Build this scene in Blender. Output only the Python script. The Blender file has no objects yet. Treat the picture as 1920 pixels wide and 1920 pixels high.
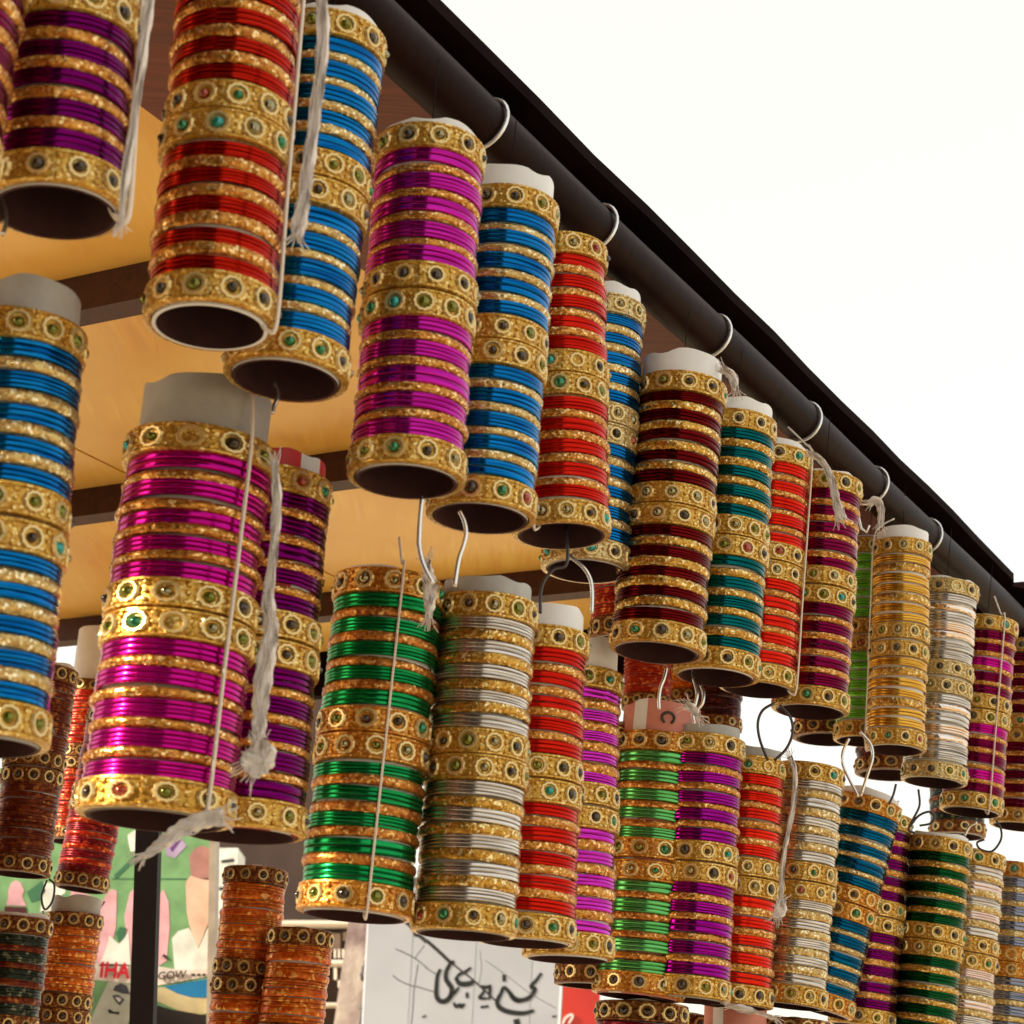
import bpy, bmesh, math, random
from mathutils import Vector, Matrix, Quaternion
random.seed(7)
scene = bpy.context.scene
COL = scene.collection

# ------------------------------------------------------------------ camera
CAM_LOC = (0.0, 0.0, 1.5)
CAM_RIGHT = (0.9976, -0.0222, 0.0661)
CAM_UP = (-0.0698, -0.3182, 0.9455)
CAM_FWD = (0.0, 0.9478, 0.319)
CAM_LENS = 67.500
cd = bpy.data.cameras.new('camera')
cam = bpy.data.objects.new('camera', cd)
COL.objects.link(cam)
r_, u_, f_ = Vector(CAM_RIGHT), Vector(CAM_UP), Vector(CAM_FWD)
cam.matrix_world = Matrix(((r_.x, u_.x, -f_.x, CAM_LOC[0]), (r_.y, u_.y, -f_.y, CAM_LOC[1]), (r_.z, u_.z, -f_.z, CAM_LOC[2]), (0, 0, 0, 1)))
cd.lens = CAM_LENS
cd.sensor_width = 36
cd.clip_start = .05
cd.clip_end = 2000
cd.dof.use_dof = True
cd.dof.focus_distance = 1.75
cd.dof.aperture_fstop = 20
scene.camera = cam

# ------------------------------------------------------------------ sky, sun, exposure
SUN_EL = math.radians(24)
SUN_DIR = Vector((-.94, -.34, 0)).normalized() * math.cos(SUN_EL) + Vector((0, 0, math.sin(SUN_EL)))
w = bpy.data.worlds.new('World')
scene.world = w
w.use_nodes = True
wn = w.node_tree.nodes
wl = w.node_tree.links
bg = wn['Background']
sky = wn.new('ShaderNodeTexSky')
sky.sky_type = 'NISHITA'
sky.sun_disc = False
sky.sun_elevation = SUN_EL
sky.sun_rotation = math.atan2(SUN_DIR.x, SUN_DIR.y)
sky.dust_density = 4
sky.air_density = 1
mixw = wn.new('ShaderNodeMix')
mixw.data_type = 'RGBA'
mixw.inputs['Factor'].default_value = .62
mixw.inputs['B'].default_value = (7.2, 6.75, 5.6, 1)      # bright, slightly warm high haze
wl.new(sky.outputs['Color'], mixw.inputs['A'])
wl.new(mixw.outputs['Result'], bg.inputs['Color'])
bg.inputs['Strength'].default_value = .13
sd = bpy.data.lights.new('sun', 'SUN')
sd.energy = 5
sd.angle = math.radians(.5)
sd.color = (1, .88, .70)
sun = bpy.data.objects.new('sun', sd)
COL.objects.link(sun)
sun.rotation_mode = 'QUATERNION'
sun.rotation_quaternion = SUN_DIR.to_track_quat('Z', 'Y')
sun.location = (-4, -2, 6)
scene.view_settings.view_transform = 'Standard'
scene.view_settings.look = 'None'
scene.view_settings.exposure = .75
scene.view_settings.gamma = 1
scene.render.resolution_x = scene.render.resolution_y = 1024

# ------------------------------------------------------------------ materials
MATS = {}
def pbr(name, col, rough=.5, metal=0., bump=None, var=None, coat=0., cells=None, strands=None, wood=None, spec=.5, trans=0.):
    """bump=(scale, strength) noise; var=(scale, amount, colour2); cells=(scale, colour2, colour3); strands=(scale, amount)"""
    m = bpy.data.materials.new(name)
    m.use_nodes = True
    N, K = m.node_tree.nodes, m.node_tree.links
    b = N['Principled BSDF']
    b.inputs['Base Color'].default_value = (*col, 1)
    b.inputs['Roughness'].default_value = rough
    b.inputs['Metallic'].default_value = metal
    b.inputs['Specular IOR Level'].default_value = spec
    if coat:
        b.inputs['Coat Weight'].default_value = coat
        b.inputs['Coat Roughness'].default_value = .12
    if trans:
        b.inputs['Transmission Weight'].default_value = trans
    tc = N.new('ShaderNodeTexCoord')
    oi = N.new('ShaderNodeObjectInfo')
    ad = N.new('ShaderNodeVectorMath')
    ad.operation = 'MULTIPLY_ADD'
    cx = N.new('ShaderNodeCombineXYZ')
    K.new(oi.outputs['Random'], cx.inputs[0])
    K.new(oi.outputs['Random'], cx.inputs[1])
    ad.inputs[1].default_value = (1, 1, 1)
    sc = N.new('ShaderNodeVectorMath')
    sc.operation = 'SCALE'
    sc.inputs['Scale'].default_value = 13.
    K.new(cx.outputs[0], sc.inputs[0])
    K.new(tc.outputs['Object'], ad.inputs[0])
    K.new(sc.outputs[0], ad.inputs[2])
    vec = ad.outputs[0]
    colsock = None
    hts = []
    def noise(scale, detail=3, v=vec):
        n = N.new('ShaderNodeTexNoise')
        n.inputs['Scale'].default_value = scale
        n.inputs['Detail'].default_value = detail
        K.new(v, n.inputs['Vector'])
        return n
    def mix(fac, a, bcol):
        x = N.new('ShaderNodeMix')
        x.data_type = 'RGBA'
        K.new(fac, x.inputs['Factor'])
        if hasattr(a, 'is_linked'): K.new(a, x.inputs['A'])
        else: x.inputs['A'].default_value = (*a, 1)
        x.inputs['B'].default_value = (*bcol, 1)
        return x.outputs['Result']
    def ramp(sock, lo, hi):
        r = N.new('ShaderNodeMapRange')
        r.inputs['From Min'].default_value = lo
        r.inputs['From Max'].default_value = hi
        K.new(sock, r.inputs['Value'])
        return r.outputs['Result']
    cur = col
    if var:
        cur = mix(ramp(noise(var[0]).outputs['Fac'], .35, .68), cur, var[2])
    if wood:
        mp = N.new('ShaderNodeMapping')
        mp.inputs['Scale'].default_value = wood[1]
        K.new(vec, mp.inputs['Vector'])
        n1 = noise(wood[0], 5, mp.outputs[0])
        n1.inputs['Distortion'].default_value = 1.2
        cur = mix(ramp(n1.outputs['Fac'], .35, .7), cur, wood[2])
        hts.append((n1.outputs['Fac'], .0006))
    if strands:
        mp = N.new('ShaderNodeMapping')
        mp.inputs['Scale'].default_value = (30, 30, strands[0])
        K.new(vec, mp.inputs['Vector'])
        n2 = noise(1., 2, mp.outputs[0])
        cur = mix(ramp(n2.outputs['Fac'], .4, .62), cur, strands[1])
        hts.append((n2.outputs['Fac'], .0001))
    if cells:
        v = N.new('ShaderNodeTexVoronoi')
        v.inputs['Scale'].default_value = cells[0]
        K.new(vec, v.inputs['Vector'])
        sp = N.new('ShaderNodeSeparateColor')
        K.new(v.outputs['Color'], sp.inputs[0])
        cur = mix(ramp(sp.outputs[0], .35, .75), cur, cells[1])
        cur = mix(ramp(sp.outputs[1], .82, .9), cur, cells[2])
        hts.append((sp.outputs[2], cells[3] if len(cells) > 3 else .0007))
    if hasattr(cur, 'is_linked'):
        K.new(cur, b.inputs['Base Color'])
    if bump:
        hts.append((noise(bump[0], 4).outputs['Fac'], bump[1]))
    prev = None
    for h, dist in hts:
        bp = N.new('ShaderNodeBump')
        bp.inputs['Strength'].default_value = .8
        bp.inputs['Distance'].default_value = dist
        K.new(h, bp.inputs['Height'])
        if prev: K.new(prev, bp.inputs['Normal'])
        prev = bp.outputs['Normal']
    if prev: K.new(prev, b.inputs['Normal'])
    MATS[name] = m
    return m
def M(n): return MATS[n]

def glass(n, c, c2, rough=.14, metal=.92): pbr('glass_' + n, c, min(rough, .2), max(metal, .85), strands=(900, c2), spec=.2)
glass('purple', (.15, .0, .10), (.075, .0, .055))
glass('red', (.44, .012, .003), (.24, .003, .001))
glass('scarlet', (.55, .012, .003), (.38, .005, .002), .35, .6)
glass('orangered', (.68, .018, .005), (.48, .008, .003), .35, .55)
glass('blue', (.004, .17, .46), (.0, .07, .27))
glass('pink', (.50, .015, .34), (.30, .004, .18))
glass('magenta', (.52, .004, .25), (.34, .002, .15), .16, .85)
glass('darkred', (.13, .003, .004), (.06, .0, .001))
glass('teal', (.0, .12, .13), (.0, .055, .065))
glass('wine', (.19, .003, .045), (.10, .0, .022))
pbr('glass_lime', (.22, .66, .05), .2, .35, strands=(900, (.08, .42, .02)))
glass('gold', (.74, .43, .07), (.52, .24, .022), .2, .9)
glass('silver', (.66, .62, .59), (.36, .31, .27), .18, .95)
glass('copper', (.75, .45, .30), (.55, .28, .15), .22, .95)
glass('mixed', (.80, .78, .78), (.75, .42, .16), .2, .95)
glass('green', (.010, .30, .08), (.0, .13, .03), .18, .8)
glass('orchid', (.58, .035, .50), (.36, .01, .30))
glass('mint', (.14, .50, .16), (.07, .33, .08), .2, .75)
glass('violet', (.32, .006, .27), (.18, .0, .16))
glass('vermilion', (.72, .022, .006), (.5, .01, .004), .32, .6)
glass('bluedeep', (.0, .10, .22), (.0, .045, .12))
glass('darkgreen', (.004, .075, .02), (.0, .035, .008))
glass('greyblue', (.14, .18, .29), (.28, .28, .34))
glass('rose', (.62, .42, .38), (.74, .66, .62))
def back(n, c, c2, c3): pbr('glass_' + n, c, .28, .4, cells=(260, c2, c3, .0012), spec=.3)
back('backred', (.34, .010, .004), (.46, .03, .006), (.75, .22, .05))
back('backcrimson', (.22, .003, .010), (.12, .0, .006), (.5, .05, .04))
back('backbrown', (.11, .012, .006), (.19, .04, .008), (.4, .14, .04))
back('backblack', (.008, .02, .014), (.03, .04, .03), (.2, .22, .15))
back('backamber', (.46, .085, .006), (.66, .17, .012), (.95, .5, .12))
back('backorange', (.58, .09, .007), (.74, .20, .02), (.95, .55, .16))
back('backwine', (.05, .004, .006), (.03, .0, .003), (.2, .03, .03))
def gold(n, c, c2, c3, scale=520, rough=.34, metal=.72, d=.0009): pbr(n, c, rough, metal, cells=(scale, c2, c3, d), bump=(300, .0006))
pbr('setting_gold', (.74, .55, .24), .3, .6)
gold('glitter_gold', (.60, .34, .055), (.38, .16, .018), (.98, .82, .42), 600, .24, .75, .0014)
gold('glitter_pale', (.62, .44, .16), (.42, .24, .07), (.98, .88, .6), 600, .24, .75, .0014)
gold('glitter_copper', (.62, .29, .055), (.38, .12, .014), (.98, .70, .32), 600, .24, .75, .0014)
gold('glitter_orange', (.58, .22, .035), (.34, .09, .012), (.9, .55, .18))
gold('band_gold', (.60, .355, .055), (.44, .20, .020), (.9, .68, .26), 620, .30, .6, .0007)
gold('band_pale', (.62, .47, .21), (.44, .29, .10), (.92, .8, .52), 620, .30, .6, .0007)
gold('band_orange', (.60, .26, .026), (.42, .13, .010), (.9, .55, .16), 620, .30, .6, .0007)
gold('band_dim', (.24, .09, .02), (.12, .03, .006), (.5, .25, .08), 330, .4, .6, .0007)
pbr('stone_mirror', (.30, .27, .16), .07, 1.)
pbr('stone_dark', (.030, .016, .008), .08, .3, coat=.6)
pbr('stone_olive', (.16, .17, .02), .1, .8, coat=.4)
pbr('stone_green', (.03, .20, .09), .1, .7, coat=.4)
pbr('stone_turquoise', (.02, .28, .25), .1, .6, coat=.4)
pbr('stone_red', (.32, .03, .012), .1, .5, coat=1.)
pbr('stone_blue', (.02, .03, .22), .1, .5, coat=1.)
pbr('stone_pearl', (.85, .76, .52), .15, .3, coat=1.)
pbr('tube_white', (.86, .87, .90), .5, 0, var=(40, .3, (.78, .79, .83)))
pbr('tube_grey', (.46, .46, .45), .5, 0, var=(60, .3, (.38, .37, .36)))
pbr('tube_salmon', (.68, .26, .20), .6, 0, var=(60, .3, (.58, .20, .16)))
pbr('tube_printed', (.62, .04, .05), .45, 0)
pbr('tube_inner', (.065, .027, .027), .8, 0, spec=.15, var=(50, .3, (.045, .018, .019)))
pbr('thread', (.80, .70, .62), .8)
pbr('thread_red', (.72, .45, .40), .8)
pbr('cloth', (.84, .78, .75), .9, 0, bump=(500, .0008), var=(90, .3, (.74, .66, .62)))
pbr('hook_white', (.86, .86, .88), .22, .6)
pbr('hook_silver', (.78, .75, .72), .2, .9)
pbr('hook_dark', (.07, .065, .07), .3, .7)
pbr('pipe_paint', (.0105, .0034, .0032), .42, 0, spec=.05, var=(14, .3, (.018, .0065, .005)), bump=(60, .0006))
pbr('roof_dark', (.005, .002, .0022), .7, 0, spec=.02, var=(8, .3, (.013, .006, .006)))
pbr('red_brown_wood', (.17, .036, .016), .6, 0, wood=(9, (1, 14, 14), (.10, .018, .008)))
pbr('ceiling_wood', (.96, .62, .15), .35, 0, wood=(6, (11, .9, 11), (.84, .47, .10)), var=(4.5, .3, (.74, .36, .07)))
pbr('rafter_wood', (.07, .018, .012), .6, 0, wood=(9, (9, 1, 9), (.04, .010, .007)))
pbr('post_paint', (.006, .003, .003), .6, spec=.1)
pbr('dust_ground', (.66, .54, .36), .95, 0, bump=(3, .01), var=(1.2, .3, (.56, .45, .30)))
pbr('unseen_wall_dark', (.05, .03, .024), .9, 0, spec=.1, var=(2, .3, (.03, .018, .015)))
for n, c in dict(board_green=(.20, .40, .18), dgreen=(.05, .17, .09), dgreen2=(.14, .34, .16), white=(.80, .82, .76), lilac=(.45, .35, .55), purplep=(.16, .05, .25), pinkp=(.78, .42, .48), rosy=(.45, .22, .20), peach=(.80, .52, .40), cream=(.80, .70, .64), bluep=(.01, .17, .38), tan=(.58, .48, .27), black=(.02, .015, .015), greyp=(.50, .50, .42), slate=(.06, .06, .08), maroonp=(.10, .02, .025), redp=(.60, .01, .03), blackp=(.06, .04, .03), framep=(.40, .33, .26)).items():
    pbr('print_' + n, c, .45, 0, var=(22, .3, tuple(x * .72 for x in c)))
pbr('billboard_white', (.54, .56, .63), .5, 0, var=(2.5, .3, (.45, .47, .53)))
pbr('lettering_black', (.012, .012, .014), .5)
pbr('billboard_red', (.62, .035, .02), .5, 0, var=(3, .3, (.5, .025, .018)))
pbr('lettering_white', (.8, .75, .72), .5)
pbr('wire_black', (.02, .018, .02), .6)
pbr('wire_grey', (.10, .095, .11), .6)
pbr('concrete', (.50, .43, .38), .9, 0, var=(5, .3, (.22, .15, .15)), bump=(20, .01))
pbr('facade_brown', (.05, .028, .022), .9, 0, var=(2, .3, (.025, .015, .012)))
pbr('ledge_white', (.78, .70, .60), .8)
pbr('pane', (.16, .13, .12), .2, 0, var=(3, .3, (.40, .30, .25)))

# ------------------------------------------------------------------ object helpers
def link(name, me, mat=None, parent=None, inv=None):
    o = bpy.data.objects.new(name, me)
    COL.objects.link(o)
    if mat is not None:
        if len(me.materials) == 0: me.materials.append(mat)
        o.material_slots[0].link = 'OBJECT'
        o.material_slots[0].material = mat
    if parent is not None:
        o.parent = parent
        if inv is not None: o.matrix_parent_inverse = inv
    return o
def tag(o, label, cat, group=None):
    o['label'] = label
    o['category'] = cat
    if group: o['group'] = group
    return o
def empty(name, loc=(0, 0, 0)):
    o = bpy.data.objects.new(name, None)
    o.empty_display_size = .02
    COL.objects.link(o)
    o.location = loc
    return o
def mesh(name, V, F, smooth=True, mats=(), midx=None, angle=None):
    me = bpy.data.meshes.new(name)
    me.from_pydata([tuple(v) for v in V], [], F)
    me.polygons.foreach_set('use_smooth', [smooth] * len(me.polygons))
    for m in mats: me.materials.append(m)
    if midx: me.polygons.foreach_set('material_index', midx)
    me.update()
    if angle and smooth: me.set_sharp_from_angle(angle=math.radians(angle))
    return me
class MB:
    def __init__(s): s.V = []; s.F = []
    def add(s, V, F):
        k = len(s.V)
        s.V += [tuple(v) for v in V]
        s.F += [tuple(i + k for i in f) for f in F]
        return s
    def lathe(s, prof, seg, rf=None):
        V = []; F = []; n = len(prof)
        for i in range(seg):
            a = 2 * math.pi * i / seg
            for j, (r, z) in enumerate(prof):
                if rf: r, z = rf(r, z, a, j)
                V.append((r * math.cos(a), r * math.sin(a), z))
        for i in range(seg):
            i2 = (i + 1) % seg
            for j in range(n - 1):
                F.append((i * n + j, i2 * n + j, i2 * n + j + 1, i * n + j + 1))
        return s.add(V, F)
    def box(s, lo, hi, mtx=None):
        V = [Vector((x, y, z)) for x in (lo[0], hi[0]) for y in (lo[1], hi[1]) for z in (lo[2], hi[2])]
        if mtx: V = [mtx @ v for v in V]
        return s.add(V, [(0, 1, 3, 2), (4, 6, 7, 5), (0, 4, 5, 1), (2, 3, 7, 6), (0, 2, 6, 4), (1, 5, 7, 3)])
    def tube(s, pts, r, seg=8):
        pts = [Vector(p) for p in pts]
        V = []; F = []
        n = len(pts)
        ref = None
        for i, p in enumerate(pts):
            d = (pts[min(i + 1, n - 1)] - pts[max(i - 1, 0)]).normalized()
            if ref is None: ref = d.orthogonal().normalized()
            ref = (ref - d * ref.dot(d)).normalized()
            b = d.cross(ref)
            rr = r(i / (n - 1)) if callable(r) else r
            for k in range(seg):
                a = 2 * math.pi * k / seg
                V.append(p + (ref * math.cos(a) + b * math.sin(a)) * rr)
        for i in range(n - 1):
            for k in range(seg):
                k2 = (k + 1) % seg
                F.append((i * seg + k, i * seg + k2, (i + 1) * seg + k2, (i + 1) * seg + k))
        F.append(tuple(reversed(range(seg))))
        F.append(tuple(range((n - 1) * seg, n * seg)))
        return s.add(V, F)
    def build(s, name, **kw): return mesh(name, s.V, s.F, **kw)
def spline(pts, n=6):
    P = [Vector(p) for p in pts]
    if len(P) < 3: return P
    P = [P[0] * 2 - P[1]] + P + [P[-1] * 2 - P[-2]]
    out = []
    for i in range(1, len(P) - 2):
        for k in range(n):
            t = k / n
            a, b, c, d = P[i - 1], P[i], P[i + 1], P[i + 2]
            out.append(.5 * ((2 * b) + (c - a) * t + (2 * a - 5 * b + 4 * c - d) * t * t + (3 * b - a - 3 * c + d) * t ** 3))
    out.append(P[-2])
    return out
VIEW = f_
def ribbon(pts, widths, thick=.0012, ruffle=.003, seed=0):
    """crumpled cloth strip facing roughly the street, with thickness"""
    rnd = random.Random(seed)
    P = spline(pts, 6)
    W = []
    for i in range(len(widths) - 1):
        for k in range(6): W.append(widths[i] + (widths[i + 1] - widths[i]) * k / 6)
    W.append(widths[-1])
    V = []; F = []
    nn = len(P); m = 5
    for i, p in enumerate(P):
        d = (P[min(i + 1, nn - 1)] - P[max(i - 1, 0)]).normalized()
        side = d.cross(VIEW).normalized()
        nrm = side.cross(d).normalized()
        for s_ in (1, -1):
            for k in range(m):
                u = k / (m - 1) - .5
                off = math.sin(u * 9 + i * .5) * ruffle * .6 + math.sin(i * 1.3 + k * 2.1) * ruffle * .35
                V.append(p + side * u * W[i] * (1 + .12 * math.sin(i * 1.7)) + nrm * (off + s_ * thick / 2))
    R2 = 2 * m
    for i in range(nn - 1):
        for k in range(m - 1):
            a = i * R2 + k
            F.append((a, a + 1, a + 1 + R2, a + R2))
            a = i * R2 + m + k
            F.append((a, a + R2, a + 1 + R2, a + 1))
        for a, b in ((0, m), (2 * m - 1, m - 1)):
            F.append((i * R2 + a, i * R2 + a + R2, i * R2 + b + R2, i * R2 + b))
    for e in (0, (nn - 1) * R2):
        for k in range(m - 1): F.append((e + k, e + m + k, e + m + k + 1, e + k + 1))
    mb = MB().add(V, F)
    for e, nx in ((P[0], P[1]), (P[-1], P[-2])):
        d = (e - nx).normalized()
        side = d.cross(VIEW).normalized()
        ww = W[0] if e == P[0] else W[-1]
        for k in range(9):
            u = k / 8 - .5
            a = e + side * u * ww - d * .002
            ln = rnd.uniform(.004, .011)
            mb.tube([a, a + d * ln * .5 + side * u * .003, a + d * ln + side * (u * .008 + rnd.uniform(-.002, .002)) + VIEW * rnd.uniform(-.002, .002)], .00035, 4)
    for k in range(3):          # loose twisted fibres along the strip
        u0, ph = rnd.uniform(-.45, .45), rnd.uniform(0, 6)
        mb.tube([p - VIEW * (thick + .0006) + (P[min(i + 1, nn - 1)] - P[max(i - 1, 0)]).normalized().cross(VIEW).normalized() * W[i] * (u0 + .12 * math.sin(i * .7 + ph)) for i, p in enumerate(P)], .00035, 4)
    return mesh('cloth', mb.V, mb.F, True)

# ------------------------------------------------------------------ the setting
g = link('ground', MB().add([(-60, -60, 0), (60, -60, 0), (60, 90, 0), (-60, 90, 0)], [(0, 1, 2, 3)]).build('ground', smooth=False), M('dust_ground'))
g['kind'] = 'structure'
sw = MB().box((-9.5, -4.4, 0), (.35, -4.0, 14))  # unseen wall behind the camera, added to darken the rolls' left reflections
for i in range(9):
    for z in (.2, 2.6, 5.2, 7.6, 10.2): sw.box((-9.0 + i * .93, -4.0, z), (-8.4 + i * .93, -3.96, z + (1.6 if z < 1 else .9)))
sw.box((-7.9, -4.0, 0), (-7.5, -2.05, 11))  # more unseen walls added at left as blockers, their gap admits the sun
sw.box((-7.9, .40, 0), (-7.5, 3.6, 5))
o = link('unseen_shade_wall', sw.build('unseen_shade_wall', smooth=False), M('unseen_wall_dark'))
o['kind'] = 'structure'

# rail frame: u along the pipe, v across it (v = -0.70 is the pipe), z up
RA = math.radians(31)
RAIL = Matrix(((math.cos(RA), math.sin(RA), 0, 0), (-math.sin(RA), math.cos(RA), 0, 0), (0, 0, 1, 0), (0, 0, 0, 1)))   # (v, u, z) -> world
def rp(v, u, z): return RAIL @ Vector((v, u, z))
roof = empty('stall_roof', rp(-.7, 1.3, 2.24))
tag(roof, 'flat wooden stall roof seen from below, dark pipe along its front edge', 'roof')
RINV = Matrix.Translation(roof.location).inverted()
def rpart(name, mb, mat, smooth=False, angle=None):
    return link(name, mb.build(name, smooth=smooth, angle=angle), M(mat), roof, RINV)
A0, A1 = .0, 2.53
pm = MB()
pp = [rp(-.70, A0 + (A1 - .012 - A0) * i / 40, 2.2405 + .0012 * math.sin(i * .55)) for i in range(41)]
pm.tube(pp, .021, 28)
rpart('front_pipe', pm, 'pipe_paint', True, 50)
# roof sheet with a rounded front right corner
V = []
outline = [(-2.25, A0)] + [(-.692 + .003 * i / 24 + .0011 * math.sin(i * 2.3) + .0008 * math.sin(i * .9), A0 + 2.3 * i / 24) for i in range(25)] + [(-.69 - .06 * (1 - math.cos(t)), A1 - .06 + .06 * math.sin(t)) for t in [i * math.pi / 16 for i in range(1, 9)]] + [(-2.25, A1)]
n = len(outline)
V = [rp(v, u, 2.287) for v, u in outline] + [rp(v, u, 2.298) for v, u in outline]
F = [tuple(reversed(range(n))), tuple(range(n, 2 * n))] + [(i, (i + 1) % n, n + (i + 1) % n, n + i) for i in range(n)]
rpart('roof_sheet', MB().add(V, F), 'roof_dark')
rpart('end_cap', MB().box((-.80, A1 - .007, 2.204), (-.677, A1 + .012, 2.2985), RAIL), 'roof_dark')
rpart('unseen_shade_board', MB().box((-2.45, 1.14, 1.0), (-1.42, 1.155, 2.235), RAIL), 'red_brown_wood')  # unseen board added to keep the sun off the back rolls
rpart('front_strip', MB().box((-.955, A0 + .002, 2.2625), (-.715, A1 - .12, 2.2865), RAIL), 'red_brown_wood')  # dark red-brown strip along the ceiling's front edge
rpart('end_board', MB().box((-2.22, A1 - .03, 2.20), (-.728, A1 - .008, 2.2865), RAIL), 'roof_dark')
RAF = [.255, .745, 1.235, 1.725, 2.215]
edges = [A0 + .01] + RAF + [A1 - .035]
for i in range(len(edges) - 1):
    for j in range(2):
        v0, v1 = (-2.2, -1.575) if j == 0 else (-1.572, -.958)
        dz = random.uniform(-.001, .001)
        rpart('ceiling_board', MB().box((v0, edges[i] + .002, 2.274 + dz), (v1, edges[i + 1] - .002, 2.286), RAIL), 'ceiling_wood')
for u in RAF:
    rpart('rafter', MB().box((-2.2, u - .015, 2.236), (-.957, u + .015, 2.2735), RAIL), 'rafter_wood')
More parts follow.
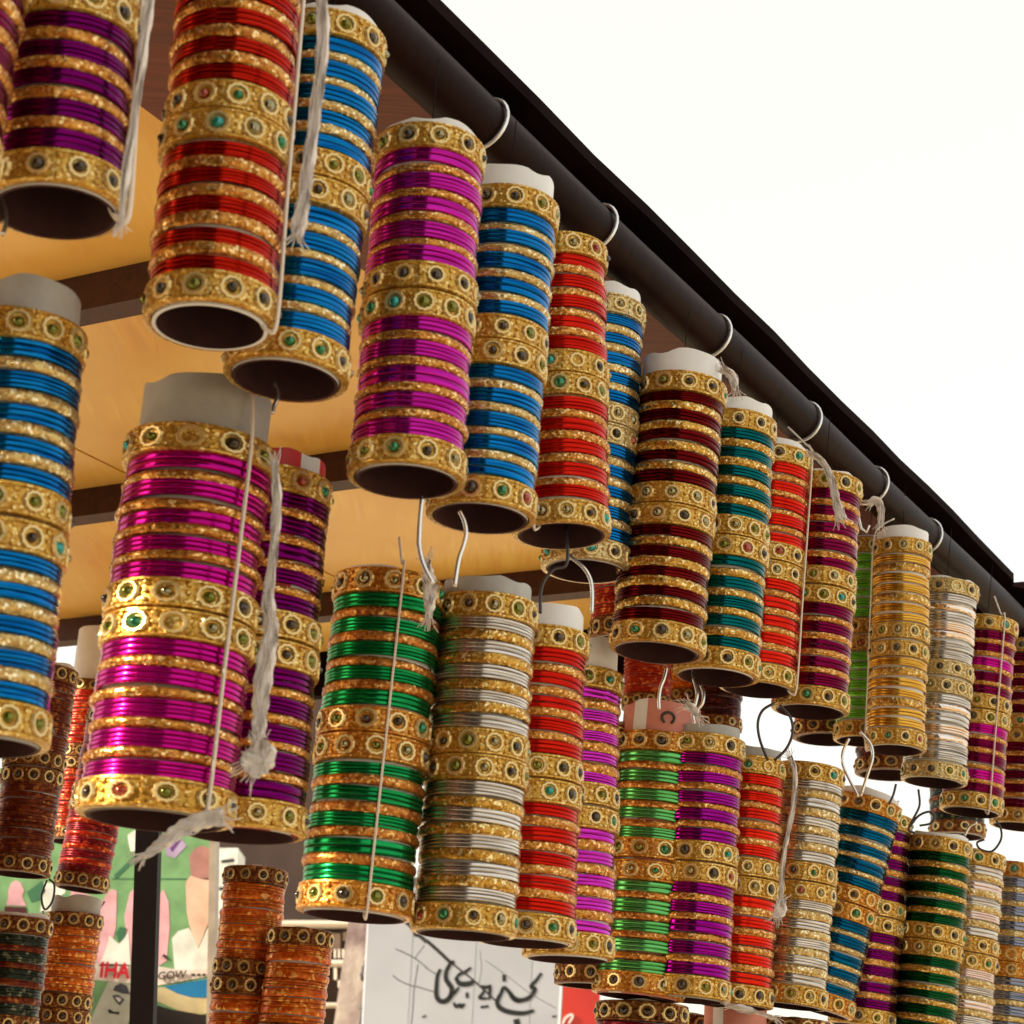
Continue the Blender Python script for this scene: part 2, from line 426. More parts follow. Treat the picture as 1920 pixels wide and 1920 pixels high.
EXTRA = {'pipe_hooks': [(1.0813, 'white wire hook on the pipe between the pink roll and the blue roll'), (1.264, 'white wire hook on the pipe above the bright red roll'),
                (1.4993, 'white wire hook on the pipe at the top of the very dark red roll'), (1.7301, 'white wire hook on the pipe above the orange red roll'), (1.9352, 'white wire hook on the pipe above the lime green strip'),
                (2.1262, 'white wire hook on the pipe above the silver roll, last on the right')],
 'loop_hooks': [([(-0.0567, 1.1386, 1.8889), (-0.057, 1.1386, 1.8772), (-0.0567, 1.1386, 1.8649), (-0.056, 1.1386, 1.8563), (-0.0525, 1.1388, 1.8451), (-0.0455, 1.1391, 1.833)], 'silver',
                 'bent white hook wire hanging from the pink roll, left of its neighbour'),
                ([(-0.0344, 1.1995, 1.9019), (-0.0307, 1.1996, 1.8948), (-0.0291, 1.1996, 1.8868), (-0.0302, 1.1996, 1.8786), (-0.0326, 1.1996, 1.8681), (-0.034, 1.1995, 1.8498)], 'silver',
                 'bent white hook wire hanging below the white topped blue roll'),
                ([(0.0412, 1.3594, 1.95), (0.0432, 1.3593, 1.9209), (0.0344, 1.3596, 1.9158), (0.0278, 1.3597, 1.9071), (0.0253, 1.3598, 1.8963), (0.0259, 1.3598, 1.8808)], 'dark',
                 'thin dark hook wire coming down from the bright red upper roll'),
                ([(0.0436, 1.3693, 1.9303), (0.0552, 1.3689, 1.9218), (0.0612, 1.3686, 1.9131), (0.0634, 1.3685, 1.9024), (0.0639, 1.3685, 1.886)], 'silver', 'thin hook wire right of the dark one, ending at the lower white tube'),
                ([(0.1375, 1.5539, 1.8959), (0.1357, 1.5541, 1.8867), (0.133, 1.5543, 1.8784), (0.1321, 1.5544, 1.8683), (0.1328, 1.5543, 1.8603)], 'silver', 'short bright wire on the left of the salmon tube top'),
                ([(0.1639, 1.6117, 1.9093), (0.167, 1.6114, 1.9), (0.1697, 1.6111, 1.8898), (0.1686, 1.6112, 1.8813), (0.1667, 1.6114, 1.8718), (0.1683, 1.6112, 1.863)], 'silver',
                 'bright crooked wire at the right of the salmon tube top'),
                ([(0.1736, 1.6207, 1.8999), (0.1762, 1.6205, 1.8924), (0.1756, 1.6205, 1.8839), (0.1717, 1.6209, 1.8781)], 'silver', 'tiny silver wire loop between the salmon tube top and the dark wine roll'),
                ([(0.2555, 1.7414, 1.9173), (0.245, 1.7429, 1.9098), (0.2409, 1.7434, 1.8975), (0.2433, 1.7431, 1.8815), (0.2509, 1.742, 1.8629)], 'dark', 'dark curved hook wire in front of the white patch of sky'),
                ([(0.2604, 1.7406, 1.9154), (0.2703, 1.7391, 1.9042), (0.2725, 1.7388, 1.8892), (0.2671, 1.7396, 1.8745), (0.2567, 1.7412, 1.8631)], 'dark', 'dark hook wire closing the ring right of the white patch'),
                ([(0.3489, 1.8677, 1.9167), (0.3434, 1.8687, 1.9041), (0.3431, 1.8688, 1.8913), (0.3493, 1.8676, 1.8766), (0.3586, 1.8658, 1.859)], 'silver', 'left half of the white ring hook under the all gold roll'),
                ([(0.3591, 1.8658, 1.924), (0.3694, 1.8637, 1.9119), (0.3715, 1.8633, 1.8986), (0.3675, 1.8641, 1.8836), (0.3606, 1.8655, 1.8601)], 'silver', 'right half of the white ring hook under the all gold roll'),
                ([(0.4249, 2.0055, 1.9022), (0.4222, 2.0061, 1.8908), (0.4179, 2.007, 1.8805)], 'dark', 'short dark wire above the tilted deep blue roll'),
                ([(0.4628, 2.0689, 1.9108), (0.4639, 2.0686, 1.8933), (0.4572, 2.0701, 1.878), (0.4528, 2.0711, 1.8662), (0.4594, 2.0696, 1.863)], 'dark', 'dark wire twisted above the dark green roll'),
                ([(0.4539, 2.0708, 1.8697), (0.4627, 2.0689, 1.8816), (0.4738, 2.0664, 1.8866), (0.4793, 2.0651, 1.881), (0.4748, 2.0661, 1.8739), (0.4638, 2.0686, 1.8712)], 'dark',
                 'flat eye of bent wire lying on the dark green roll'),
                ([(0.541, 2.184, 1.8833), (0.5468, 2.1825, 1.8945), (0.5549, 2.1805, 1.8996)], 'silver', 'thin pale wire left of the dark wire near the right edge'),
                ([(0.5755, 2.1751, 1.9026), (0.5805, 2.1738, 1.8918), (0.5798, 2.174, 1.8796), (0.5705, 2.1765, 1.8672), (0.558, 2.1797, 1.8693), (0.5547, 2.1806, 1.8764), (0.5627, 2.1785, 1.8803)], 'dark',
                 'dark curled wire above the rose and silver roll'),
                ([(-0.1504, 1.0897, 1.939), (-0.1478, 1.09, 1.9351), (-0.1472, 1.0901, 1.9299), (-0.1489, 1.0899, 1.9244), (-0.1496, 1.0898, 1.9191)], 'silver',
                 'short thick white hook at the grey tube top of the large magenta roll'),
                ([(-0.2785, 0.9083, 1.9582), (-0.2758, 0.9091, 1.9526), (-0.2748, 0.9094, 1.945), (-0.2754, 0.9092, 1.9387)], 'silver', 'blueish white hook end at the upper left picture edge'),
                ([(-0.505, 2.2439, 1.7693), (-0.5084, 2.2431, 1.7507), (-0.5028, 2.2444, 1.7361), (-0.496, 2.2459, 1.7459), (-0.4961, 2.2459, 1.7641), (-0.5029, 2.2443, 1.7708)], 'dark',
                 'dark loop of string hanging between the brown roll and the amber roll'),
                ([(-0.5049, 2.2439, 1.7341), (-0.5003, 2.2449, 1.7261), (-0.5005, 2.2449, 1.7189)], 'silver', 'pinkish white string end below the dark loop at the lower left')],
 'strips': [([((-0.2079, 0.8757, 2.0773), 0.005), ((-0.2088, 0.8754, 2.0445), 0.005), ((-0.2079, 0.8757, 2.0066), 0.0045), ((-0.208, 0.8756, 1.9693), 0.004), ((-0.2071, 0.8759, 1.9331), 0.00275)], 'U1', 'cloth_strip', 'thin'),
            ([((-0.1255, 0.9165, 2.1048), 0.00668), ((-0.1217, 0.917, 2.0782), 0.00668), ((-0.1208, 0.9171, 2.0416), 0.00617), ((-0.1213, 0.917, 2.0088), 0.00617), ((-0.1218, 0.9169, 1.983), 0.00668),
              ((-0.1228, 0.9168, 1.9622), 0.00822), ((-0.1235, 0.9167, 1.9527), 0.00514)],
             'U3', 'cloth_strip', 'thin'),
            ([((-0.1399, 1.0507, 1.8744), 0.00471), ((-0.1358, 1.0513, 1.8503), 0.0053), ((-0.1346, 1.0514, 1.8181), 0.0053), ((-0.1346, 1.0514, 1.7927), 0.00648), ((-0.1312, 1.0518, 1.7742), 0.00883),
              ((-0.1319, 1.0518, 1.7586), 0.01001), ((-0.1326, 1.0517, 1.737), 0.01001), ((-0.1318, 1.0518, 1.7189), 0.00766), ((-0.1314, 1.0518, 1.7069), 0.00648)],
             'L1', 'cloth_strip', 'thin'),
            ([((-0.1286, 1.032, 1.7074), 0.00636), ((-0.1266, 1.0323, 1.6997), 0.01676), ((-0.1294, 1.0319, 1.6941), 0.01791), ((-0.1334, 1.0314, 1.6891), 0.01156)], 'L1', 'frayed_knot', 'thin'),
            ([((-0.1453, 1.05, 1.6671), 0.00883), ((-0.1564, 1.0484, 1.6637), 0.01001), ((-0.1658, 1.047, 1.6587), 0.00883), ((-0.1735, 1.0457, 1.6522), 0.00766), ((-0.1793, 1.0447, 1.6464), 0.00589),
              ((-0.1854, 1.0437, 1.6413), 0.00236)],
             'L1', 'cloth_tail', 'thin'),
            ([((0.2747, 1.6777, 2.1429), 0.00567), ((0.287, 1.6756, 2.1324), 0.00661), ((0.2945, 1.6743, 2.114), 0.00661), ((0.2986, 1.6736, 2.0957), 0.00803), ((0.3035, 1.6727, 2.0775), 0.01039)], 'U11', 'cloth_tail', 'thin'),
            ([((0.2762, 1.7787, 1.876), 0.0045), ((0.2814, 1.7779, 1.8625), 0.005), ((0.2814, 1.7779, 1.8348), 0.0045), ((0.2766, 1.7786, 1.8047), 0.0045), ((0.2724, 1.7793, 1.7749), 0.004), ((0.2712, 1.7795, 1.7407), 0.0045)],
             'L10', 'knotted_string', 'thin'),
            ([((0.2716, 1.7794, 1.7431), 0.007), ((0.2709, 1.7795, 1.7334), 0.013), ((0.2677, 1.78, 1.725), 0.008)], 'L10', 'string_knot', 'thin'),
            ([((-0.0543, 1.2188, 1.8725), 0.00474), ((-0.0525, 1.2189, 1.8634), 0.00746), ((-0.0507, 1.2189, 1.8543), 0.01017), ((-0.0498, 1.219, 1.8434), 0.00746), ((-0.05, 1.219, 1.8324), 0.00407)], 'L4', 'string_tangle',
             'thin'),
            ([((0.22, 1.7361, 1.6411), 0.00389), ((0.2339, 1.7343, 1.6387), 0.00681), ((0.2478, 1.7324, 1.6359), 0.0034), ((0.2617, 1.7303, 1.6321), 0.00438)], 'L8', 'beaded_string', 'thin'),
            ([((0.1673, 1.4906, 2.1423), 0.00667), ((0.1763, 1.4896, 2.1353), 0.00833), ((0.1803, 1.4891, 2.1208), 0.00583)], 'U8', 'cloth_tail', 'thin'),
            ([((0.358, 1.8252, 2.1492), 0.00723), ((0.3652, 1.8238, 2.1532), 0.00827), ((0.3704, 1.8227, 2.1436), 0.00723), ((0.3695, 1.8229, 2.1266), 0.00517)], 'U12', 'cloth_tail', 'thin'),
            ([((0.1531, 1.5424, 1.8635), 0.00861), ((0.1598, 1.5417, 1.8593), 0.00689), ((0.1643, 1.5413, 1.8529), 0.00431)], 'L7', 'string_knot', 'thin')],
 'post': ((-0.5075, 2.8552, 1.9703), (-0.4777, 2.8604, 1.6493)),
 'poster': {'o': (-0.7284, 4.4407, 1.9319),
            'board': [(-0.502, 0.3434), (0.0814, 0.3846), (0.1442, -0.2812), (-0.4445, -0.3208)],
            'frame': [(0.074, 0.3841), (0.09, 0.3852), (0.1559, -0.2804), (0.1406, -0.2814)],
            'shapes': [('stripe', 'dgreen', 1, [(-0.121, 0.1225), (-0.0768, 0.1737), (-0.0711, 0.1668), (-0.1149, 0.1133)]), ('seam_line', 'dgreen', 1, [(-0.1249, 0.1155), (0.1005, 0.1306), (0.1009, 0.1278), (-0.1245, 0.1126)]),
                       ('white_patch', 'white', 1, [(-0.1017, 0.2156), (-0.0863, 0.2288), (-0.0655, 0.2181), (-0.0615, 0.1868), (-0.0894, 0.1776), (-0.0971, 0.1989)]),
                       ('lilac_patch', 'lilac', 1, [(-0.0142, 0.2168), (0.0085, 0.2306), (0.0364, 0.2009), (0.0134, 0.1703), (-0.0091, 0.176)]),
                       ('purple_patch', 'purplep', 2, [(-0.0016, 0.1934), (0.0148, 0.2188), (0.0215, 0.2132), (0.0044, 0.1842)]),
                       ('pink_figure', 'pinkp', 1, [(-0.143, 0.0352), (-0.1341, 0.0762), (-0.1217, 0.0913), (-0.1091, 0.0874), (-0.1009, 0.0073), (-0.104, -0.0235), (-0.1264, -0.0881), (-0.139, -0.0656), (-0.1437, 0.0044)]),
                       ('pink_figure', 'pinkp', 1, [(-0.085, 0.0321), (-0.0798, 0.0847), (-0.0652, 0.1024), (-0.0523, 0.0961), (-0.0394, -0.0798), (-0.0677, -0.0817), (-0.0687, -0.0374)]),
                       ('white_garment', 'white', 2, [(-0.1127, -0.0123), (-0.0889, -0.0295), (-0.0709, -0.0024), (-0.0565, -0.0763), (-0.1273, -0.0812), (-0.1161, -0.0407)]),
                       ('tie', 'dgreen', 3, [(-0.0991, -0.0067), (-0.0914, 0.008), (-0.0768, 0.0066), (-0.0789, -0.0147), (-0.0892, -0.0271)]),
                       ('head_scarf', 'rosy', 1, [(0.0453, 0.1773), (0.0563, 0.1975), (0.075, 0.2036), (0.093, 0.1952), (0.102, 0.1596), (0.1026, 0.1236), (0.0771, 0.1242), (0.0546, 0.1299)]),
                       ('portrait_face', 'peach', 2,
                        [(0.0447, 0.1124), (0.0459, 0.1221), (0.0542, 0.1334), (0.0767, 0.1278), (0.0987, 0.1257), (0.1066, 0.0785), (0.1092, 0.0454), (0.1036, 0.0214), (0.0969, -0.0026), (0.0889, -0.0266), (0.072, 0.0051),
                         (0.0638, 0.0234), (0.0542, 0.0535), (0.0493, 0.0841)]),
                       ('white_garment', 'white', 1,
                        [(0.0283, -0.0097), (0.0405, 0.0076), (0.0634, 0.0163), (0.072, 0.0051), (0.0889, -0.0266), (0.0969, -0.0026), (0.1063, 0.0192), (0.1225, 0.0038), (0.1274, -0.08), (0.0447, -0.0857)]),
                       ('pink_panel', 'pinkp', 1, [(-0.0123, 0.0846), (-0.0045, 0.0994), (0.011, 0.0719), (0.0203, 0.0157), (0.0224, -0.0593), (0.0029, -0.0746)]),
                       ('caption_band', 'cream', 2, [(0.0002, -0.0724), (0.0436, -0.0765), (0.1405, -0.0698), (0.1419, -0.0814), (0.0033, -0.1163)]),
                       ('caption_band', 'cream', 2, [(-0.1376, -0.076), (-0.0473, -0.0734), (-0.0444, -0.115), (-0.1351, -0.1119)]),
                       ('blue_wedge', 'bluep', 3, [(0.0223, -0.1162), (0.1344, -0.0889), (0.1355, -0.1189), (0.1171, -0.134), (0.0864, -0.1349), (0.0573, -0.13)]),
                       ('cream_wedge', 'tan', 3,
                        [(0.0013, -0.1188), (0.0273, -0.1182), (0.0621, -0.1308), (0.0888, -0.1359), (0.1196, -0.1352), (0.1401, -0.1278), (0.1441, -0.1621), (0.1143, -0.171), (0.0616, -0.1654), (0.0047, -0.1463)]),
                       ('black_band', 'black', 3, [(0.0024, -0.1556), (0.0546, -0.1659), (0.1145, -0.1721), (0.1416, -0.1714), (0.1455, -0.2055), (0.0063, -0.2149)]),
                       ('grey_emblem', 'greyp', 3, [(-0.1015, -0.1142), (-0.0441, -0.1172), (-0.0422, -0.1862), (-0.0498, -0.2187), (-0.1316, -0.2242), (-0.1303, -0.199), (-0.1171, -0.1568)]),
                       ('dark_cap', 'slate', 4, [(-0.0884, -0.1318), (-0.0851, -0.1212), (-0.0728, -0.1157), (-0.0592, -0.1194), (-0.0496, -0.1384), (-0.0676, -0.1373)]),
                       ('diamond', 'slate', 4, [(-0.0893, -0.1434), (-0.0767, -0.1403), (-0.0599, -0.1506), (-0.0688, -0.1639), (-0.0766, -0.1587)]),
                       ('diamond', 'cream', 5, [(-0.0818, -0.1464), (-0.0722, -0.1469), (-0.0669, -0.1511), (-0.0721, -0.1572)]),
                       ('black_mark', 'black', 4, [(-0.0951, -0.1765), (-0.0901, -0.1729), (-0.081, -0.1787), (-0.069, -0.177), (-0.0674, -0.1833), (-0.0901, -0.1821)]),
                       ('pink_figure', 'pinkp', 1, [(-0.3549, 0.0713), (-0.3512, 0.0888), (-0.3411, 0.0958), (-0.3292, 0.0903), (-0.3188, 0.0738), (-0.3217, 0.061), (-0.3091, 0.04), (-0.3547, 0.0384), (-0.3526, 0.0558)]),
                       ('dark_band', 'maroonp', 2, [(-0.3574, 0.0351), (-0.3086, 0.0369), (-0.3046, 0.0092), (-0.3545, 0.0058)]),
                       ('leaf', 'dgreen', 1, [(-0.3121, 0.0711), (-0.2827, 0.0982), (-0.2702, 0.0771), (-0.2798, 0.0561), (-0.2993, 0.0485)]),
                       ('white_patch', 'white', 1, [(-0.276, 0.0956), (-0.2248, 0.0928), (-0.2291, 0.0331), (-0.276, 0.0298)]),
                       ('pink_panel', 'pinkp', 1, [(-0.2145, 0.0872), (-0.1318, 0.0616), (-0.1469, 0.0325), (-0.2088, 0.0345)]),
                       ('green_dot', 'dgreen2', 2, [(-0.2397, 0.0636), (-0.2285, 0.0737), (-0.2151, 0.0684), (-0.212, 0.0467), (-0.2271, 0.041), (-0.2375, 0.0481)]),
                       ('black_mark', 'black', 4, [(0.0827, -0.0843), (0.0897, -0.0831), (0.0907, -0.0877), (0.0842, -0.0895)]),
                       ('black_mark', 'black', 4, [(0.0945, -0.0834), (0.1015, -0.0823), (0.1025, -0.0869), (0.0961, -0.0887)]),
                       ('black_mark', 'black', 4, [(0.1063, -0.0826), (0.1133, -0.0815), (0.1143, -0.086), (0.1079, -0.0879)]),
                       ('black_mark', 'black', 4, [(0.01, -0.0554), (0.0146, -0.0446), (0.0211, -0.0488), (0.0257, -0.0567), (0.0208, -0.0559), (0.0154, -0.0504)])],
            'texts': [('IHA', 'redp', [(-0.1217, -0.1052), (-0.0541, -0.104)]), ('GOW', 'blackp', [(0.0087, -0.1021), (0.0718, -0.0931)])]},
 'billboard': {'o': (-0.0414, 7.9999, 2.1946),
               'head': 10,
               'panels': [[(-0.4365, 0.3259), (-0.2504, 0.3429), (-0.2314, -0.3517), (-0.4124, -0.3651)], [(-0.2482, 0.3431), (0.0152, 0.3672), (0.027, -0.3325), (-0.2292, -0.3515)],
                          [(0.0174, 0.3674), (0.255, 0.389), (0.2601, -0.3153), (0.0291, -0.3324)], [(0.2573, 0.3892), (0.3771, 0.4002), (0.3787, -0.3065), (0.2623, -0.3151)]],
               'red': [(0.3945, 0.3358), (0.5513, 0.3499), (0.5469, -0.294), (0.3964, -0.3052)],
               'strokes': [([(-0.1204, 0.0179), (-0.1305, -0.0107), (-0.1315, -0.0504), (-0.1283, -0.0896), (-0.1125, -0.108), (-0.0881, -0.1052), (-0.0712, -0.085), (-0.068, -0.0571), (-0.081, -0.0384), (-0.0948, -0.0197),
                             (-0.0952, 0.012), (-0.0792, 0.0452), (-0.0652, 0.0503)],
                            0.19),
                           ([(-0.0767, -0.0933), (-0.0558, -0.0719), (-0.0392, -0.0468)], 0.12), ([(-0.0542, -0.0124), (-0.039, 0.0047), (-0.019, 0.0143), (0.0044, 0.0342)], 0.13),
                           ([(-0.0565, -0.0086), (-0.0404, -0.0311), (-0.0154, -0.0338), (0.0089, -0.0271), (0.0203, -0.0134)], 0.2),
                           ([(-0.057, -0.1094), (-0.0456, -0.1243), (-0.0297, -0.1171), (-0.023, -0.1244), (-0.0117, -0.1098)], 0.14), ([(-0.0047, -0.0658), (-0.0023, -0.0873)], 0.2),
                           ([(0.0447, -0.036), (0.0718, -0.0386), (0.0888, -0.0317)], 0.13), ([(0.0884, -0.0265), (0.0888, -0.0563), (0.0897, -0.0859)], 0.13),
                           ([(0.0679, -0.0421), (0.0611, -0.0625), (0.0482, -0.0833), (0.0833, -0.0824)], 0.12), ([(0.0549, -0.119), (0.0875, -0.1125)], 0.16),
                           ([(0.2982, 0.0366), (0.2791, 0.007), (0.2579, -0.0207), (0.2752, -0.0301), (0.2603, -0.0583), (0.2404, -0.0726), (0.2158, -0.0786), (0.1904, -0.0719), (0.1681, -0.0499), (0.1462, -0.0338),
                             (0.1342, -0.0526)],
                            0.17),
                           ([(0.1684, -0.0538), (0.1929, -0.0776), (0.2204, -0.0845)], 0.17),
                           ([(0.1428, -0.044), (0.1282, -0.0729), (0.1223, -0.0951), (0.1331, -0.114), (0.1608, -0.1256), (0.2026, -0.1302), (0.2398, -0.1273), (0.2764, -0.1145)], 0.19),
                           ([(0.1427, 0.0177), (0.1454, -0.0099)], 0.26), ([(0.2042, -0.1538), (0.2145, -0.1844)], 0.42), ([(-0.1805, -0.1768), (-0.1648, -0.1693)], 0.11), ([(0.3527, -0.1327), (0.37, -0.1289)], 0.11)],
               'redstrokes': [([(0.3969, -0.1604), (0.4079, -0.1339), (0.4272, -0.1197), (0.4367, -0.1237), (0.4305, -0.14), (0.421, -0.1566)], 0.1), ([(0.4004, 0.0149), (0.4174, 0.0123)], 0.12),
                              ([(0.443, 0.0076), (0.4665, 0.0015)], 0.14)]},
 'wires': [([(-0.2775, 6.9945, 2.28), (-0.2485, 6.9956, 2.2594), (-0.2406, 6.9959, 2.2394), (-0.2235, 6.9964, 2.2345), (-0.1969, 6.9972, 2.2159), (-0.1961, 6.9973, 2.2189), (-0.1505, 6.9984, 2.1853), (-0.1047, 6.9992, 2.1483)],
            0.009, 'thick black cable running down to the lettering on the billboard'),
           ([(-0.1048, 6.9992, 2.15), (-0.0598, 6.9997, 2.12), (-0.026, 7.0, 2.098), (0.0192, 7.0, 2.0629), (0.0643, 6.9997, 2.028)], 0.0045, 'black cable crossing the first word on the billboard'),
           ([(-0.3068, 6.9933, 2.1834), (-0.2812, 6.9944, 2.1751), (-0.2381, 6.996, 2.1578), (-0.1897, 6.9974, 2.1266), (-0.1921, 6.9974, 2.1247), (-0.155, 6.9983, 2.1064)], 0.003,
            'grey wire sagging across the top of the billboard'),
           ([(-0.3073, 6.9933, 2.0918), (-0.2874, 6.9941, 2.077), (-0.2404, 6.9959, 2.0602), (-0.2174, 6.9966, 2.0578), (-0.1836, 6.9976, 2.05), (-0.1861, 6.9975, 2.0505), (-0.1536, 6.9983, 2.0441)], 0.003,
            'grey wire sagging across the middle of the billboard'),
           ([(-0.2042, 6.997, 2.2031), (-0.2265, 6.9963, 2.1688), (-0.2317, 6.9962, 2.1562)], 0.003, 'short slanting wire left on the billboard'),
           ([(-0.2218, 6.9965, 2.1365), (-0.2246, 6.9964, 2.0957), (-0.2287, 6.9963, 2.0448), (-0.2271, 6.9963, 1.9746), (-0.2283, 6.9963, 1.9145)], 0.0035, 'dark wire hanging straight down left on the billboard'),
           ([(-0.0049, 7.0, 2.2007), (0.0049, 7.0, 2.1384), (0.0, 7.0, 2.0824)], 0.002, 'thin wire hanging between the two words on the billboard'),
           ([(0.0154, 7.0, 2.1671), (0.0936, 6.9994, 2.12), (0.1606, 6.9982, 2.0759), (0.2231, 6.9964, 2.042), (0.2778, 6.9945, 2.0179)], 0.0017, 'hair thin wire crossing the second word on the billboard')],
 'cables': [([(-0.5576, 10.1847, 2.6132), (-0.546, 10.1854, 2.5512), (-0.5501, 10.1852, 2.4942), (-0.5388, 10.1858, 2.4356), (-0.5431, 10.1855, 2.382)], 0.03),
            ([(-0.5216, 10.1867, 2.6189), (-0.5113, 10.1872, 2.5537), (-0.5122, 10.1871, 2.5119), (-0.4898, 10.1882, 2.4986), (-0.4662, 10.1893, 2.4706), (-0.4604, 10.1896, 2.4384)], 0.024),
            ([(-0.4654, 10.1894, 2.638), (-0.4545, 10.1899, 2.5819), (-0.4482, 10.1901, 2.5435), (-0.4599, 10.1896, 2.5038)], 0.024),
            ([(-0.5219, 10.1866, 2.4844), (-0.5002, 10.1877, 2.5128), (-0.4737, 10.189, 2.4879), (-0.4581, 10.1897, 2.4474)], 0.03), ([(-0.546, 10.1854, 2.4826), (-0.5298, 10.1862, 2.4363), (-0.5142, 10.187, 2.3959)], 0.035),
            ([(-0.4852, 10.1885, 2.4455), (-0.4676, 10.1893, 2.4171), (-0.4496, 10.1901, 2.3829), (-0.4445, 10.1903, 2.3596)], 0.012),
            ([(-0.5432, 10.1855, 2.2818), (-0.5456, 10.1854, 2.2406), (-0.5544, 10.1849, 2.2049), (-0.5662, 10.1843, 2.169), (-0.5709, 10.184, 2.1221)], 0.016),
            ([(-0.5687, 10.1841, 2.2976), (-0.5689, 10.1841, 2.2331), (-0.5807, 10.1835, 2.1971), (-0.5875, 10.1831, 2.1733)], 0.02),
            ([(-0.4976, 10.1879, 2.2763), (-0.4677, 10.1893, 2.2785), (-0.4422, 10.1904, 2.2979), (-0.4378, 10.1906, 2.3159)], 0.006), ([(-0.4411, 10.1905, 2.4249), (-0.4325, 10.1908, 2.3959), (-0.406, 10.1919, 2.3683)], 0.006),
            ([(-0.4416, 10.1904, 2.4665), (-0.4145, 10.1916, 2.4684), (-0.3964, 10.1923, 2.4341), (-0.399, 10.1922, 2.3924)], 0.006)],
 'transformer': [(-0.5318, 10.1861, 2.4243), (-0.5206, 10.1867, 2.3659), (-0.5097, 10.1873, 2.3107)],
 'pole': [(-0.6367, 10.4807, 2.6474), (-0.6557, 10.4795, 2.2104)],
 'building': {'o': (-0.8082, 11.9728, 2.5203),
              'body': [(-1.4201, 2.262), (0.089, 2.3717), (0.3388, -0.5397), (-1.0585, -0.6337)],
              'ledges': [[(-1.1178, -0.0142), (0.0266, 0.0641), (0.0284, 0.0451), (-1.1154, -0.0331)], [(-1.0866, -0.2651), (0.05, -0.1879), (0.051, -0.1988), (-1.0852, -0.276)],
                         [(-1.1469, 0.22), (0.0047, 0.2993), (0.0064, 0.2818), (-1.1448, 0.2026)]],
              'balusters': [[(-0.0894, 0.1225), (-0.0788, 0.1232), (-0.074, 0.0729), (-0.0846, 0.0722)], [(-0.0646, 0.1242), (-0.054, 0.1249), (-0.0492, 0.0746), (-0.0598, 0.0739)],
                            [(-0.0398, 0.1259), (-0.0292, 0.1266), (-0.0244, 0.0763), (-0.035, 0.0756)], [(-0.0132, 0.1277), (-0.0026, 0.1284), (0.0021, 0.0781), (-0.0085, 0.0774)],
                            [(-0.079, 0.0134), (-0.0631, 0.0145), (-0.0565, -0.0544), (-0.0724, -0.0555)], [(-0.0118, 0.018), (0.0041, 0.0191), (0.0106, -0.0499), (-0.0053, -0.051)],
                            [(-0.1387, -0.067), (-0.1175, -0.0655), (-0.1135, -0.1067), (-0.1347, -0.1082)], [(-0.047, -0.0607), (-0.0258, -0.0593), (-0.0219, -0.1005), (-0.0431, -0.1019)]],
              'panes': [[(-0.1365, 0.2402), (-0.0761, 0.2444), (-0.0668, 0.1468), (-0.1271, 0.1426)], [(-0.0625, 0.2524), (-0.0269, 0.2548), (-0.022, 0.2024), (-0.0575, 0.2)],
                        [(-0.0066, 0.2668), (0.0219, 0.2687), (0.03, 0.1814), (0.0016, 0.1795)]]},
 'sidewall': {'o': (-1.1582, 8.9252, 2.461),
              'white': [(-0.0894, 0.3099), (0.0036, 0.3164), (0.0248, -0.0031), (-0.0624, -0.0091)],
              'cream': [(-0.0624, -0.0091), (0.0248, -0.0031), (0.0855, -0.6284), (-0.0091, -0.6347)],
              'marks': [[(-0.0629, 0.2504), (-0.005, 0.2618), (-0.0012, 0.2498), (-0.059, 0.2384)], [(-0.0585, 0.1264), (0.0037, 0.1404), (0.0078, 0.1261), (-0.0546, 0.1145)],
                        [(-0.0415, 0.0212), (0.0043, 0.0485), (0.0081, 0.0367), (-0.0377, 0.0094)], [(-0.0437, -0.2129), (-0.0218, -0.1925), (-0.0135, -0.244), (-0.0356, -0.2408)]]}}
